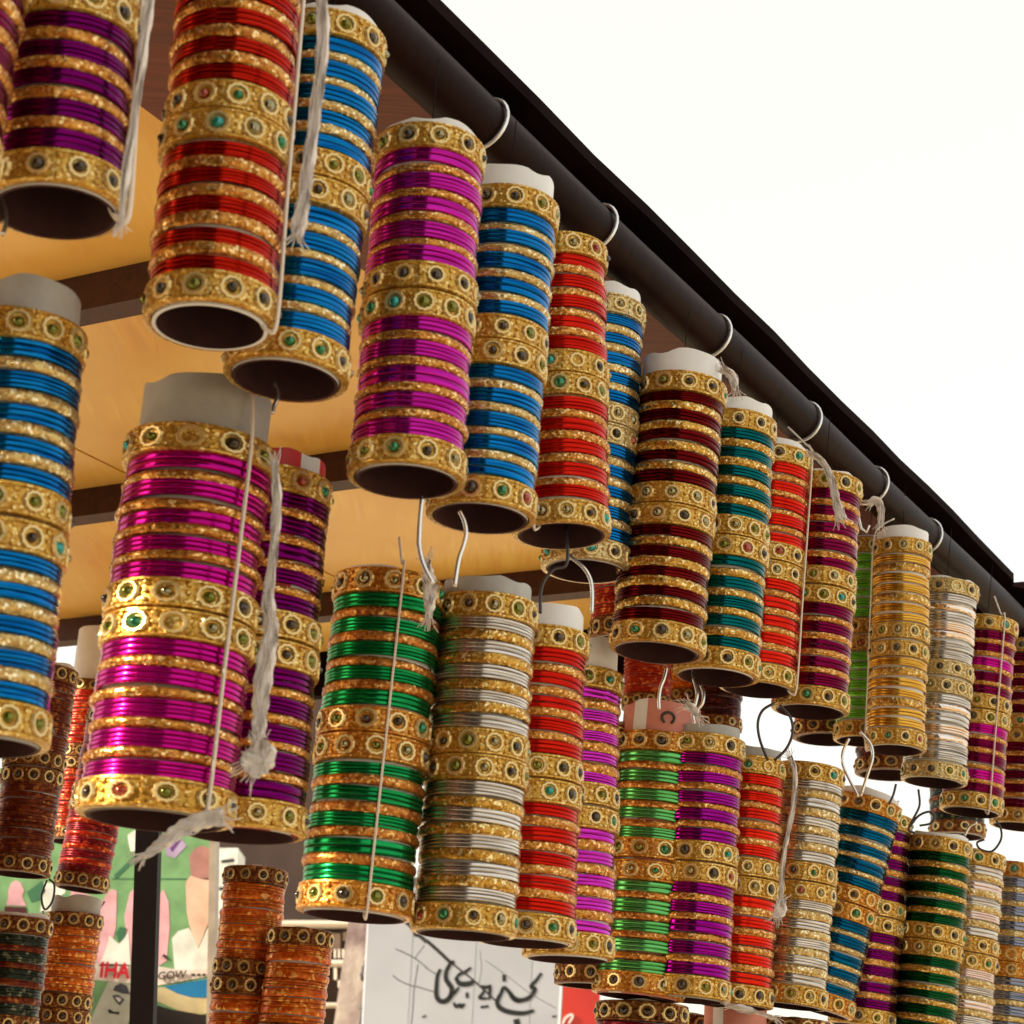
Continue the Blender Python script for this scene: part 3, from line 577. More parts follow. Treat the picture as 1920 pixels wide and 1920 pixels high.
ROLLS = [{'key': 'U0',
  'style': 'wine',
  'label': 'wine and gold bangle roll cut off by the upper left picture edge',
  'D': 0.074,
  'L': 0.235,
  'top': (-0.2948, 0.826, 2.1641),
  'bot': (-0.2948, 0.826, 1.9291),
  'ext': 0.004,
  'tube': 'white',
  'strings': (),
  'det': 1,
  'group': 'bangle rolls hanging in the upper row',
  'cord': True},
 {'key': 'U1',
  'style': 'purple',
  'label': 'purple and gold bangle roll with dark open bottom at the upper left',
  'D': 0.074,
  'L': 0.235,
  'top': (-0.2647, 0.8965, 2.1843),
  'bot': (-0.2479, 0.9013, 1.9499),
  'ext': 0.004,
  'tube': 'white',
  'strings': [(0.97, 0.0016, 0)],
  'det': 1,
  'group': 'bangle rolls hanging in the upper row',
  'cord': True},
 {'key': 'U2',
  'style': 'red',
  'label': 'big bright red bangle roll with white rimmed open tube bottom in the upper row',
  'D': 0.074,
  'L': 0.235,
  'top': (-0.1814, 0.9768, 2.1597),
  'bot': (-0.1739, 0.9782, 1.9248),
  'ext': 0.004,
  'tube': 'white',
  'strings': [(0.93, 0.0012, 0)],
  'det': 1,
  'group': 'bangle rolls hanging in the upper row',
  'cord': True},
 {'key': 'U3',
  'style': 'blue',
  'label': 'blue bangle roll half hidden behind the big red roll and a cloth strip',
  'D': 0.074,
  'L': 0.235,
  'top': (-0.1363, 1.0616, 2.1648),
  'bot': (-0.1401, 1.0611, 1.9298),
  'ext': 0.006,
  'tube': 'white',
  'strings': (),
  'det': 1,
  'group': 'bangle rolls hanging in the upper row',
  'cord': True},
 {'key': 'U4',
  'style': 'pink',
  'label': 'pink and dark red bangle roll with white torn tube rim, left of the first hook',
  'D': 0.074,
  'L': 0.235,
  'top': (-0.0709, 1.1348, 2.1323),
  'bot': (-0.0674, 1.135, 1.8973),
  'ext': 0.006,
  'tube': 'white',
  'strings': (),
  'det': 1,
  'group': 'bangle rolls hanging in the upper row',
  'cord': True},
 {'key': 'U5',
  'style': 'blue',
  'label': 'blue bangle roll with a wide white tube top right beside the pink roll',
  'D': 0.074,
  'L': 0.235,
  'top': (-0.0184, 1.2279, 2.1424),
  'bot': (-0.021, 1.2278, 1.9074),
  'ext': 0.017,
  'tube': 'white',
  'strings': (),
  'det': 1,
  'group': 'bangle rolls hanging in the upper row',
  'cord': True},
 {'key': 'U6',
  'style': 'scarlet',
  'label': 'bright red bangle roll between two blue rolls in the upper row',
  'D': 0.074,
  'L': 0.235,
  'top': (0.023, 1.3631, 2.1773),
  'bot': (0.0382, 1.3628, 1.9428),
  'ext': 0.0,
  'tube': 'white',
  'strings': [(-0.55, 0.001, 0)],
  'det': 1,
  'group': 'bangle rolls hanging in the upper row',
  'cord': True},
 {'key': 'U7',
  'style': 'bluepale',
  'label': 'blue bangle roll with pale silvery bands squeezed behind the bright red roll',
  'D': 0.074,
  'L': 0.235,
  'top': (0.0655, 1.5037, 2.1948),
  'bot': (0.0637, 1.5037, 1.9598),
  'ext': 0.012,
  'tube': 'white',
  'strings': (),
  'det': 1,
  'group': 'bangle rolls hanging in the upper row',
  'cord': True},
 {'key': 'U8',
  'style': 'darkred',
  'label': 'very dark red bangle roll with tall white tube top in the upper row',
  'D': 0.078,
  'L': 0.235,
  'top': (0.136, 1.5125, 2.1325),
  'bot': (0.1252, 1.5135, 1.8978),
  'ext': 0.02,
  'tube': 'white',
  'strings': (),
  'det': 1,
  'group': 'bangle rolls hanging in the upper row',
  'cord': True},
 {'key': 'U9',
  'style': 'teal',
  'label': 'teal green bangle roll just right of the very dark red roll',
  'D': 0.074,
  'L': 0.235,
  'top': (0.1935, 1.5945, 2.1359),
  'bot': (0.1836, 1.5957, 1.9011),
  'ext': 0.012,
  'tube': 'white',
  'strings': (),
  'det': 1,
  'group': 'bangle rolls hanging in the upper row',
  'cord': True},
 {'key': 'U10',
  'style': 'orangered',
  'label': 'orange red bangle roll with a white string down its right side, upper row',
  'D': 0.074,
  'L': 0.235,
  'top': (0.2522, 1.759, 2.1684),
  'bot': (0.2417, 1.7605, 1.9336),
  'ext': 0.008,
  'tube': 'white',
  'strings': [(0.95, 0.001, 0)],
  'det': 1,
  'group': 'bangle rolls hanging in the upper row',
  'cord': True},
 {'key': 'U11',
  'style': 'wine',
  'label': 'wine purple bangle roll with a cloth tail hanging over its top',
  'D': 0.074,
  'L': 0.235,
  'top': (0.3096, 1.8007, 2.1604),
  'bot': (0.2989, 1.8025, 1.9256),
  'ext': 0.003,
  'tube': 'white',
  'strings': (),
  'det': 1,
  'group': 'bangle rolls hanging in the upper row',
  'cord': True},
 {'key': 'U12',
  'style': 'lime',
  'label': 'narrow strip of bright lime green bangle roll beside the all gold roll',
  'D': 0.066,
  'L': 0.235,
  'top': (0.4224, 2.1417, 2.2111),
  'bot': (0.4161, 2.143, 1.9762),
  'ext': 0.004,
  'tube': 'white',
  'strings': (),
  'det': 1,
  'group': 'bangle rolls hanging in the upper row',
  'cord': True},
 {'key': 'U13',
  'style': 'allgold',
  'label': 'all gold bangle roll with white tube top near the end of the pipe',
  'D': 0.066,
  'L': 0.235,
  'top': (0.4422, 2.0564, 2.1851),
  'bot': (0.4347, 2.058, 1.9502),
  'ext': 0.014,
  'tube': 'white',
  'strings': [(-0.93, 0.001, 0)],
  'det': 1,
  'group': 'bangle rolls hanging in the upper row',
  'cord': True},
 {'key': 'U14',
  'style': 'silver',
  'label': 'silver bangle roll below the last hook of the pipe',
  'D': 0.074,
  'L': 0.235,
  'top': (0.5158, 2.1552, 2.1722),
  'bot': (0.5, 2.1589, 1.9378),
  'ext': 0.002,
  'tube': 'white',
  'strings': (),
  'det': 1,
  'group': 'bangle rolls hanging in the upper row',
  'cord': True},
 {'key': 'U15',
  'style': 'magentawine',
  'label': 'magenta wine bangle roll with white string, right of the silver roll',
  'D': 0.074,
  'L': 0.235,
  'top': (0.5874, 2.2506, 2.1591),
  'bot': (0.5667, 2.2559, 1.925),
  'ext': 0.0,
  'tube': 'white',
  'strings': [(0.55, 0.001, 0)],
  'det': 1,
  'group': 'bangle rolls hanging in the upper row',
  'cord': True},
 {'key': 'U16',
  'style': 'wine',
  'label': 'dull wine bangle roll at the right picture edge of the upper row',
  'D': 0.074,
  'L': 0.235,
  'top': (0.6757, 2.3795, 2.1698),
  'bot': (0.6602, 2.3838, 1.9353),
  'ext': 0.0,
  'tube': 'white',
  'strings': (),
  'det': 1,
  'group': 'bangle rolls hanging in the upper row',
  'cord': True},
 {'key': 'L0',
  'style': 'blue',
  'label': 'large blue bangle roll cut off by the left picture edge, with grey tube top',
  'D': 0.074,
  'L': 0.235,
  'top': (-0.2816, 0.9914, 1.9202),
  'bot': (-0.2701, 0.9946, 1.6855),
  'ext': 0.02,
  'tube': 'grey',
  'strings': (),
  'det': 1,
  'group': 'bangle rolls hanging in the lower row',
  'cord': True},
 {'key': 'L1',
  'style': 'magenta',
  'label': 'large magenta bangle roll with tall grey tube top, lower half in the sun',
  'D': 0.093,
  'L': 0.235,
  'top': (-0.1967, 1.1323, 1.9097),
  'bot': (-0.1972, 1.1322, 1.6747),
  'ext': 0.034,
  'tube': 'grey',
  'strings': [(0.6, 0.0011, 0)],
  'det': 1,
  'group': 'bangle rolls hanging in the lower row',
  'cord': True},
 {'key': 'L2',
  'style': 'purple',
  'label': 'deep purple bangle roll just behind the large magenta roll',
  'D': 0.08,
  'L': 0.235,
  'top': (-0.1602, 1.2059, 1.9156),
  'bot': (-0.1547, 1.2066, 1.6807),
  'ext': 0.012,
  'tube': 'printed',
  'strings': (),
  'det': 1,
  'group': 'bangle rolls hanging in the lower row',
  'cord': True},
 {'key': 'L3',
  'style': 'green',
  'label': 'emerald green bangle roll with a string down its front',
  'D': 0.079,
  'L': 0.235,
  'top': (-0.0827, 1.3126, 1.8827),
  'bot': (-0.087, 1.3123, 1.6478),
  'ext': 0.002,
  'tube': 'white',
  'strings': [(0.2, 0.0009, 0)],
  'det': 1,
  'group': 'bangle rolls hanging in the lower row',
  'cord': True},
 {'key': 'L4',
  'style': 'silvergold',
  'label': 'silver and gold bangle roll with a grey tube top beside the emerald green roll',
  'D': 0.073,
  'L': 0.235,
  'top': (-0.0134, 1.3316, 1.8775),
  'bot': (-0.0128, 1.3317, 1.6425),
  'ext': 0.012,
  'tube': 'grey',
  'strings': (),
  'det': 1,
  'group': 'bangle rolls hanging in the lower row',
  'cord': True},
 {'key': 'L5',
  'style': 'scarlet',
  'label': 'bright red bangle roll with a white tube top beside the silver and gold roll',
  'D': 0.074,
  'L': 0.235,
  'top': (0.0297, 1.445, 1.8869),
  'bot': (0.0318, 1.445, 1.6519),
  'ext': 0.018,
  'tube': 'white',
  'strings': (),
  'det': 1,
  'group': 'bangle rolls hanging in the lower row',
  'cord': True},
 {'key': 'L6',
  'style': 'orchid',
  'label': 'orchid pink bangle roll with a tall white tube top in the lower row',
  'D': 0.074,
  'L': 0.235,
  'top': (0.066, 1.5761, 1.8902),
  'bot': (0.0698, 1.5759, 1.6552),
  'ext': 0.026,
  'tube': 'white',
  'strings': (),
  'det': 1,
  'group': 'bangle rolls hanging in the lower row',
  'cord': True},
 {'key': 'L7',
  'style': 'mint',
  'label': 'light green bangle roll under a salmon coloured tube top',
  'D': 0.083,
  'L': 0.235,
  'top': (0.1522, 1.7597, 1.8795),
  'bot': (0.1417, 1.7606, 1.6447),
  'ext': 0.029,
  'tube': 'salmon',
  'strings': (),
  'det': 1,
  'group': 'bangle rolls hanging in the lower row',
  'cord': True},
 {'key': 'L8',
  'style': 'violet',
  'label': 'violet and gold bangle roll between the light green and the vermilion rolls',
  'D': 0.074,
  'L': 0.235,
  'top': (0.1931, 1.7513, 1.8796),
  'bot': (0.1862, 1.7521, 1.6447),
  'ext': 0.01,
  'tube': 'grey',
  'strings': (),
  'det': 1,
  'group': 'bangle rolls hanging in the lower row',
  'cord': True},
 {'key': 'L9',
  'style': 'vermilion',
  'label': 'vermilion bangle roll beside the knotted white string of the lower row',
  'D': 0.074,
  'L': 0.235,
  'top': (0.2485, 1.861, 1.886),
  'bot': (0.2409, 1.862, 1.6511),
  'ext': 0.009,
  'tube': 'grey',
  'strings': (),
  'det': 1,
  'group': 'bangle rolls hanging in the lower row',
  'cord': True},
 {'key': 'L10',
  'style': 'silvergold2',
  'label': 'pale silver and gold bangle roll just right of the knotted white string',
  'D': 0.074,
  'L': 0.235,
  'top': (0.3167, 1.9166, 1.8939),
  'bot': (0.3018, 1.919, 1.6594),
  'ext': 0.001,
  'tube': 'white',
  'strings': (),
  'det': 1,
  'group': 'bangle rolls hanging in the lower row',
  'cord': True},
 {'key': 'L11',
  'style': 'bluedeep',
  'label': 'tilted deep blue bangle roll with orange gold bands, lower row',
  'D': 0.074,
  'L': 0.235,
  'top': (0.4178, 2.1126, 1.9024),
  'bot': (0.3667, 2.1221, 1.6733),
  'ext': 0.008,
  'tube': 'white',
  'strings': (),
  'det': 1,
  'group': 'bangle rolls hanging in the lower row',
  'cord': True},
 {'key': 'L12',
  'style': 'purple',
  'label': 'dark purple bangle roll mostly hidden behind the tilted deep blue roll',
  'D': 0.074,
  'L': 0.235,
  'top': (0.4444, 2.1842, 1.8992),
  'bot': (0.4257, 2.188, 1.665),
  'ext': 0.0,
  'tube': 'white',
  'strings': (),
  'det': 1,
  'group': 'bangle rolls hanging in the lower row',
  'cord': True},
 {'key': 'L13',
  'style': 'darkgreen',
  'label': 'dark green bangle roll under the loop hook near the right edge',
  'D': 0.074,
  'L': 0.235,
  'top': (0.5155, 2.195, 1.8788),
  'bot': (0.4935, 2.2001, 1.6448),
  'ext': 0.004,
  'tube': 'white',
  'strings': (),
  'det': 1,
  'group': 'bangle rolls hanging in the lower row',
  'cord': True},
 {'key': 'L14',
  'style': 'rose',
  'label': 'narrow rose and silver bangle roll behind the dark green roll',
  'D': 0.074,
  'L': 0.235,
  'top': (0.5705, 2.2603, 1.8775),
  'bot': (0.5508, 2.2652, 1.6434),
  'ext': 0.0,
  'tube': 'white',
  'strings': (),
  'det': 1,
  'group': 'bangle rolls hanging in the lower row',
  'cord': True},
 {'key': 'L15',
  'style': 'greyblue',
  'label': 'grey blue bangle roll in the lower right corner',
  'D': 0.074,
  'L': 0.235,
  'top': (0.647, 2.3562, 1.8813),
  'bot': (0.6283, 2.3613, 1.6471),
  'ext': 0.0,
  'tube': 'white',
  'strings': (),
  'det': 1,
  'group': 'bangle rolls hanging in the lower row',
  'cord': True},
 {'key': 'B1',
  'style': 'backred',
  'label': 'translucent red bangle roll with glaring white tube top, behind the large magenta roll',
  'D': 0.084,
  'L': 0.25,
  'top': (-0.6378, 2.9744, 2.167),
  'bot': (-0.6378, 2.9744, 1.917),
  'ext': 0.085,
  'tube': 'white',
  'strings': (),
  'det': 0,
  'group': 'bangle rolls hanging at the back of the stall',
  'cord': True},
 {'key': 'B2',
  'style': 'backcrimson',
  'label': 'small tilted crimson bangle roll above the poster',
  'D': 0.07,
  'L': 0.235,
  'top': (-0.5121, 2.5338, 2.0293),
  'bot': (-0.5245, 2.5312, 1.7947),
  'ext': 0.004,
  'tube': 'white',
  'strings': (),
  'det': 0,
  'group': 'bangle rolls hanging at the back of the stall',
  'cord': True},
 {'key': 'B3',
  'style': 'backbrown',
  'label': 'brown and gold bangle roll in the shade below the cut off blue roll',
  'D': 0.07,
  'L': 0.235,
  'top': (-0.522, 2.1732, 2.0),
  'bot': (-0.522, 2.1732, 1.765),
  'ext': 0.004,
  'tube': 'white',
  'strings': (),
  'det': 0,
  'group': 'bangle rolls hanging at the back of the stall',
  'cord': True},
 {'key': 'B4',
  'style': 'backblack',
  'label': 'black green striped bangle roll in the lower left corner',
  'D': 0.07,
  'L': 0.235,
  'top': (-0.4905, 2.0779, 1.7073),
  'bot': (-0.4905, 2.0779, 1.4723),
  'ext': 0.004,
  'tube': 'white',
  'strings': (),
  'det': 0,
  'group': 'bangle rolls hanging at the back of the stall',
  'cord': True},
 {'key': 'B5',
  'style': 'backamber',
  'label': 'amber bangle roll with grey tube top below the crimson roll',
  'D': 0.07,
  'L': 0.235,
  'top': (-0.5066, 2.4328, 1.753),
  'bot': (-0.5066, 2.4328, 1.518),
  'ext': 0.02,
  'tube': 'grey',
  'strings': (),
  'det': 0,
  'group': 'bangle rolls hanging at the back of the stall',
  'cord': True},
 {'key': 'B6',
  'style': 'backamber',
  'label': 'left, higher one of the two glittering amber bangle rolls under the purple roll',
  'D': 0.07,
  'L': 0.235,
  'top': (-0.2513, 2.1202, 1.7817),
  'bot': (-0.2513, 2.1202, 1.5467),
  'ext': 0.0,
  'tube': 'white',
  'strings': (),
  'det': 0,
  'group': 'bangle rolls hanging at the back of the stall',
  'cord': True},
 {'key': 'B7',
  'style': 'backamber',
  'label': 'right and lower of the two glittering amber bangle rolls under the purple roll',
  'D': 0.07,
  'L': 0.235,
  'top': (-0.1923, 2.0761, 1.7151),
  'bot': (-0.1923, 2.0761, 1.4801),
  'ext': 0.0,
  'tube': 'white',
  'strings': (),
  'det': 0,
  'group': 'bangle rolls hanging at the back of the stall',
  'cord': True},
 {'key': 'B8',
  'style': 'backred',
  'label': 'dim orange red bangle roll seen in the gap above the salmon tube top',
  'D': 0.07,
  'L': 0.235,
  'top': (0.2064, 2.6269, 2.3405),
  'bot': (0.2064, 2.6269, 2.1055),
  'ext': 0.004,
  'tube': 'white',
  'strings': (),
  'det': 0,
  'group': 'bangle rolls hanging at the back of the stall',
  'cord': True},
 {'key': 'B9',
  'style': 'backorange',
  'label': 'dim orange bangle roll with one gold band showing above the salmon tube top',
  'D': 0.07,
  'L': 0.235,
  'top': (0.2787, 2.771, 2.3865),
  'bot': (0.2787, 2.771, 2.1515),
  'ext': 0.004,
  'tube': 'white',
  'strings': (),
  'det': 0,
  'group': 'bangle rolls hanging at the back of the stall',
  'cord': True},
 {'key': 'B10',
  'style': 'backwine',
  'label': 'dark wine bangle roll in the gap left of the white patch of sky',
  'D': 0.07,
  'L': 0.235,
  'top': (0.317, 2.7166, 2.3377),
  'bot': (0.317, 2.7166, 2.1027),
  'ext': 0.004,
  'tube': 'white',
  'strings': (),
  'det': 0,
  'group': 'bangle rolls hanging at the back of the stall',
  'cord': True},
 {'key': 'B12',
  'style': 'backorange',
  'label': 'orange bangle roll with black open bottom peeping out under the wine purple roll',
  'D': 0.084,
  'L': 0.235,
  'top': (0.3961, 2.2575, 2.2359),
  'bot': (0.3961, 2.2575, 2.0009),
  'ext': 0.004,
  'tube': 'white',
  'strings': (),
  'det': 0,
  'group': 'bangle rolls hanging at the back of the stall',
  'cord': True},
 {'key': 'B11',
  'style': 'backcrimson',
  'label': 'crimson bangle roll top at the bottom edge under the light green roll',
  'D': 0.085,
  'L': 0.235,
  'top': (0.1514, 1.8162, 1.6441),
  'bot': (0.1514, 1.8162, 1.4091),
  'ext': 0.0,
  'tube': 'white',
  'strings': (),
  'det': 0,
  'group': 'bangle rolls hanging at the back of the stall',
  'cord': True},
 {'key': 'B13',
  'style': 'backred',
  'label': 'salmon tube top of a bangle roll at the bottom edge under the vermilion roll',
  'D': 0.07,
  'L': 0.235,
  'top': (0.2506, 1.9187, 1.6294),
  'bot': (0.2506, 1.9187, 1.3944),
  'ext': 0.03,
  'tube': 'salmon',
  'strings': (),
  'det': 0,
  'group': 'bangle rolls hanging at the back of the stall',
  'cord': True},
 {'key': 'B14',
  'style': 'backred',
  'label': 'red lit bangle roll with one gold band showing below the orchid pink roll',
  'D': 0.07,
  'L': 0.235,
  'top': (0.103, 1.782, 1.8886),
  'bot': (0.103, 1.782, 1.6536),
  'ext': 0.004,
  'tube': 'white',
  'strings': (),
  'det': 0,
  'group': 'bangle rolls hanging at the back of the stall',
  'cord': True},
 {'key': 'B15',
  'style': 'backred',
  'label': 'red glitter bangle roll just showing left of the very dark red roll',
  'D': 0.06,
  'L': 0.235,
  'top': (0.1081, 1.7066, 2.1909),
  'bot': (0.1081, 1.7066, 1.9559),
  'ext': 0.004,
  'tube': 'white',
  'strings': (),
  'det': 0,
  'group': 'bangle rolls hanging at the back of the stall',
  'cord': True},
 {'key': 'B16',
  'style': 'backblack',
  'label': 'black bangle roll end just showing below the magenta wine roll',
  'D': 0.08,
  'L': 0.235,
  'top': (0.6734, 2.759, 2.2178),
  'bot': (0.6734, 2.759, 1.9828),
  'ext': 0.004,
  'tube': 'white',
  'strings': (),
  'det': 0,
  'group': 'bangle rolls hanging at the back of the stall',
  'cord': True},
 {'key': 'B17',
  'style': 'backwine',
  'label': 'maroon underside of a bangle roll showing between the all gold and the silver roll',
  'D': 0.09,
  'L': 0.235,
  'top': (0.5193, 2.4914, 2.2462),
  'bot': (0.5193, 2.4914, 2.0112),
  'ext': 0.004,
  'tube': 'white',
  'strings': (),
  'det': 0,
  'group': 'bangle rolls hanging at the back of the stall',
  'cord': True},
 {'key': 'B18',
  'style': 'backblack',
  'label': 'black bangle roll top at the bottom edge under the pale silver and gold roll',
  'D': 0.07,
  'L': 0.235,
  'top': (0.3149, 1.9599, 1.6493),
  'bot': (0.3149, 1.9599, 1.4143),
  'ext': 0,
  'tube': 'white',
  'strings': (),
  'det': 0,
  'group': 'bangle rolls hanging at the back of the stall',
  'cord': True},
 {'key': 'B19',
  'style': 'backwine',
  'label': 'dark wine bangle roll top at the bottom edge left of a salmon tube',
  'D': 0.07,
  'L': 0.235,
  'top': (0.2189, 2.0232, 1.6513),
  'bot': (0.2189, 2.0232, 1.4163),
  'ext': 0,
  'tube': 'white',
  'strings': (),
  'det': 0,
  'group': 'bangle rolls hanging at the back of the stall',
  'cord': True}]

# ------------------------------------------------------------------ stall post
b, t_ = Vector(EXTRA['post'][0]), Vector(EXTRA['post'][1])
d = (b - t_) / (b.z - t_.z)
top = b + d * (2.268 - b.z)
bot = b + d * (0 - b.z)
post = empty('stall_post', bot)
PI_ = Matrix.Translation(bot).inverted()
pm = MB()
for a_, c_ in ((bot, top),):
    V = []
    for p in (a_, c_):
        for x, y in ((-.017, -.017), (.017, -.017), (.017, .017), (-.017, .017)): V.append(p + Vector((x, y, 0)))
    pm.add(V, [(0, 1, 5, 4), (1, 2, 6, 5), (2, 3, 7, 6), (3, 0, 4, 7), (3, 2, 1, 0), (4, 5, 6, 7)])
link('shaft', pm.build('shaft', smooth=False), M('post_paint'), post, PI_)
link('foot_plate', MB().box((-.06, -.06, .001), (.06, .06, .012), Matrix.Translation(bot)).build('foot_plate', smooth=False), M('post_paint'), post, PI_)
tag(post, 'black square post standing in front of the green poster', 'post')

# ------------------------------------------------------------------ bangle meshes, shared by all rolls
def make_glass(nst, seed):
    rnd = random.Random(seed)
    h = .0098
    mb = MB()
    p = h / nst
    for k in range(nst):
        z0 = k * p
        r0 = .0338; dr = rnd.uniform(-.0002, .0003)
        prof = [(.0329, z0 + p * .12), (r0 + .0010, z0 + p * .02), (r0 + .0018, z0 + p * .09), (r0 + .00195, z0 + p * .30), (r0 + .00197, z0 + p * .70), (r0 + .0018, z0 + p * .91), (r0 + .0010, z0 + p * .98), (.0329, z0 + p * .88)]
        ox, oy = rnd.uniform(-.0003, .0003), rnd.uniform(-.0003, .0003)
        tx = rnd.uniform(-.006, .006)
        def rf(r, z, a, j): return r + dr + (ox * math.cos(a) + oy * math.sin(a) if r > .0333 else 0), z + r * math.cos(a) * tx
        mb.lathe(prof, 56, rf)
    return mb.build('glass_bangle_set', smooth=True, angle=70)
def make_glitter(seed, twist):
    rnd = random.Random(seed)
    h = .0072
    prof = []
    for j in range(8):
        t = -1 + 2 * j / 7
        prof.append((.0342 + .0024 * math.cos(t * 1.35), h / 2 + h / 2 * math.sin(t * 1.35) / math.sin(1.35)))
    prof = [(.0329, .0004)] + prof + [(.0329, h - .0004)]
    tab = {}
    def rf(r, z, a, j):
        if j in (0, 9): return r, z
        return r + rnd.uniform(-.00035, .00035) + twist * .0003 * math.sin(44 * a + z * 900), z + rnd.uniform(-.00025, .00025)
    mb = MB().lathe(prof, 132, rf)
    return mb.build('glitter_bangle', smooth=True, angle=40)
BH = .0185
def stone_frame(k, n, z=BH / 2, r=.0363):
    a = 2 * math.pi * k / n
    nrm = Vector((math.cos(a), math.sin(a), 0))
    return Matrix(((-math.sin(a), 0, math.cos(a), r * math.cos(a)), (math.cos(a), 0, math.sin(a), r * math.sin(a)), (0, 1, 0, z), (0, 0, 0, 1)))
def make_band(n, seed, rings=True):
    rnd = random.Random(seed)
    mb = MB()
    RF = []
    prof = [(.0328, .0001), (.0356, .0001), (.0371, .0008), (.0372, .0021), (.0361, .0029), (.0359, .006), (.0359, BH - .006), (.0361, BH - .0029), (.0372, BH - .0021), (.0371, BH - .0008), (.0356, BH - .0001), (.0328, BH - .0001)]
    def rf(r, z, a, j):
        if j in (2, 3, 8, 9): return r + .00035 * abs(math.sin(a * n * 2.5)) - .0002, z + (.0005 * math.sin(a * n * 5) if j in (3, 8) else 0)
        if j in (4, 5, 6, 7): return r + rnd.uniform(-.0002, .0003), z
        return r, z
    mb.lathe(prof, 110, rf)
    for k in range(n):
        mt = stone_frame(k, n, BH / 2 + rnd.uniform(-.0005, .0005))
        # flower setting: beaded ring
        V = []; F = []; S1, S2 = 22, 6
        R1 = .0057 if rings else .0048
        for i in range(S1):
            a = 2 * math.pi * i / S1
            rr = R1 + (.0004 if i % 2 else -.0001)
            tb = .0013 + (.00025 if i % 2 else 0)
            for j in range(S2):
                b_ = 2 * math.pi * j / S2
                V.append(mt @ Vector(((rr + tb * math.cos(b_)) * math.cos(a), (rr + tb * math.cos(b_)) * math.sin(a), tb * 1.1 * math.sin(b_) - .0001 - .4 * ((rr * math.cos(a)) ** 2) / .07)))
        for i in range(S1):
            for j in range(S2):
                F.append((i * S2 + j, ((i + 1) % S1) * S2 + j, ((i + 1) % S1) * S2 + (j + 1) % S2, i * S2 + (j + 1) % S2))
        r0_ = len(mb.F)
        mb.add(V, F)
        RF.append((r0_, len(mb.F)))
        # small leaf bosses between the settings
        for dz in (-.0052, 0, .0052):
            m2 = stone_frame(k + .5, n, BH / 2 + dz, .0359)
            rad = .0021 if dz else .0016
            V = [m2 @ Vector((0, 0, .0016))]; F = []
            for i in range(7):
                a = 2 * math.pi * i / 7
                V.append(m2 @ Vector((rad * .7 * math.cos(a), rad * .7 * math.sin(a), .0011)))
            for i in range(7):
                a = 2 * math.pi * i / 7
                V.append(m2 @ Vector((rad * math.cos(a), rad * math.sin(a), -.0006)))
            for i in range(7):
                j = (i + 1) % 7
                F += [(0, 1 + i, 1 + j), (1 + i, 8 + i, 8 + j, 1 + j)]
            mb.add(V, F)
    mi = [0] * len(mb.F)
    for a, b in RF: mi[a:b] = [1] * (b - a)
    return mb.build('gold_bangle', smooth=True, mats=[M('band_gold'), M('setting_gold')], midx=mi, angle=45)
def stone_geo(rad=.0037):
    V = [(0, 0, .0030)]; F = []
    for ring, (r, z) in enumerate(((.45, .0026), (.8, .0015), (1., -.0004))):
        for i in range(9):
            a = 2 * math.pi * (i + .5 * (ring % 2)) / 9
            V.append((rad * r * math.cos(a), rad * r * math.sin(a), z))
    for i in range(9):
        j = (i + 1) % 9
        F.append((0, 1 + i, 1 + j))
        F += [(1 + i, 10 + i, 10 + j, 1 + j), (10 + i, 19 + i, 19 + j, 10 + j)]
    return V, F
GLASS = [make_glass(n_, 10 + i) for i, n_ in enumerate((4, 3, 3, 4, 2, 3))]
GLITTER = [make_glitter(30 + i, t) for i, t in enumerate((0, 1, 0, 1.3))]
BANDS = [(make_band(n_, 50 + i, rg), n_) for i, (n_, rg) in enumerate(((11, True), (12, True), (11, False)))]
SV, SF = stone_geo()
STONE = mesh('stone', SV, SF, True, angle=60)
STONE.materials.append(M('stone_mirror'))
def stone_set(n):
    mb = MB()
    for k in range(n):
        mt = stone_frame(k, n, BH / 2, .0363)
        mb.add([mt @ Vector(v) for v in SV], SF)
    return mb.build('stones', smooth=True, angle=60)
SETS = [stone_set(n_) for _, n_ in BANDS]

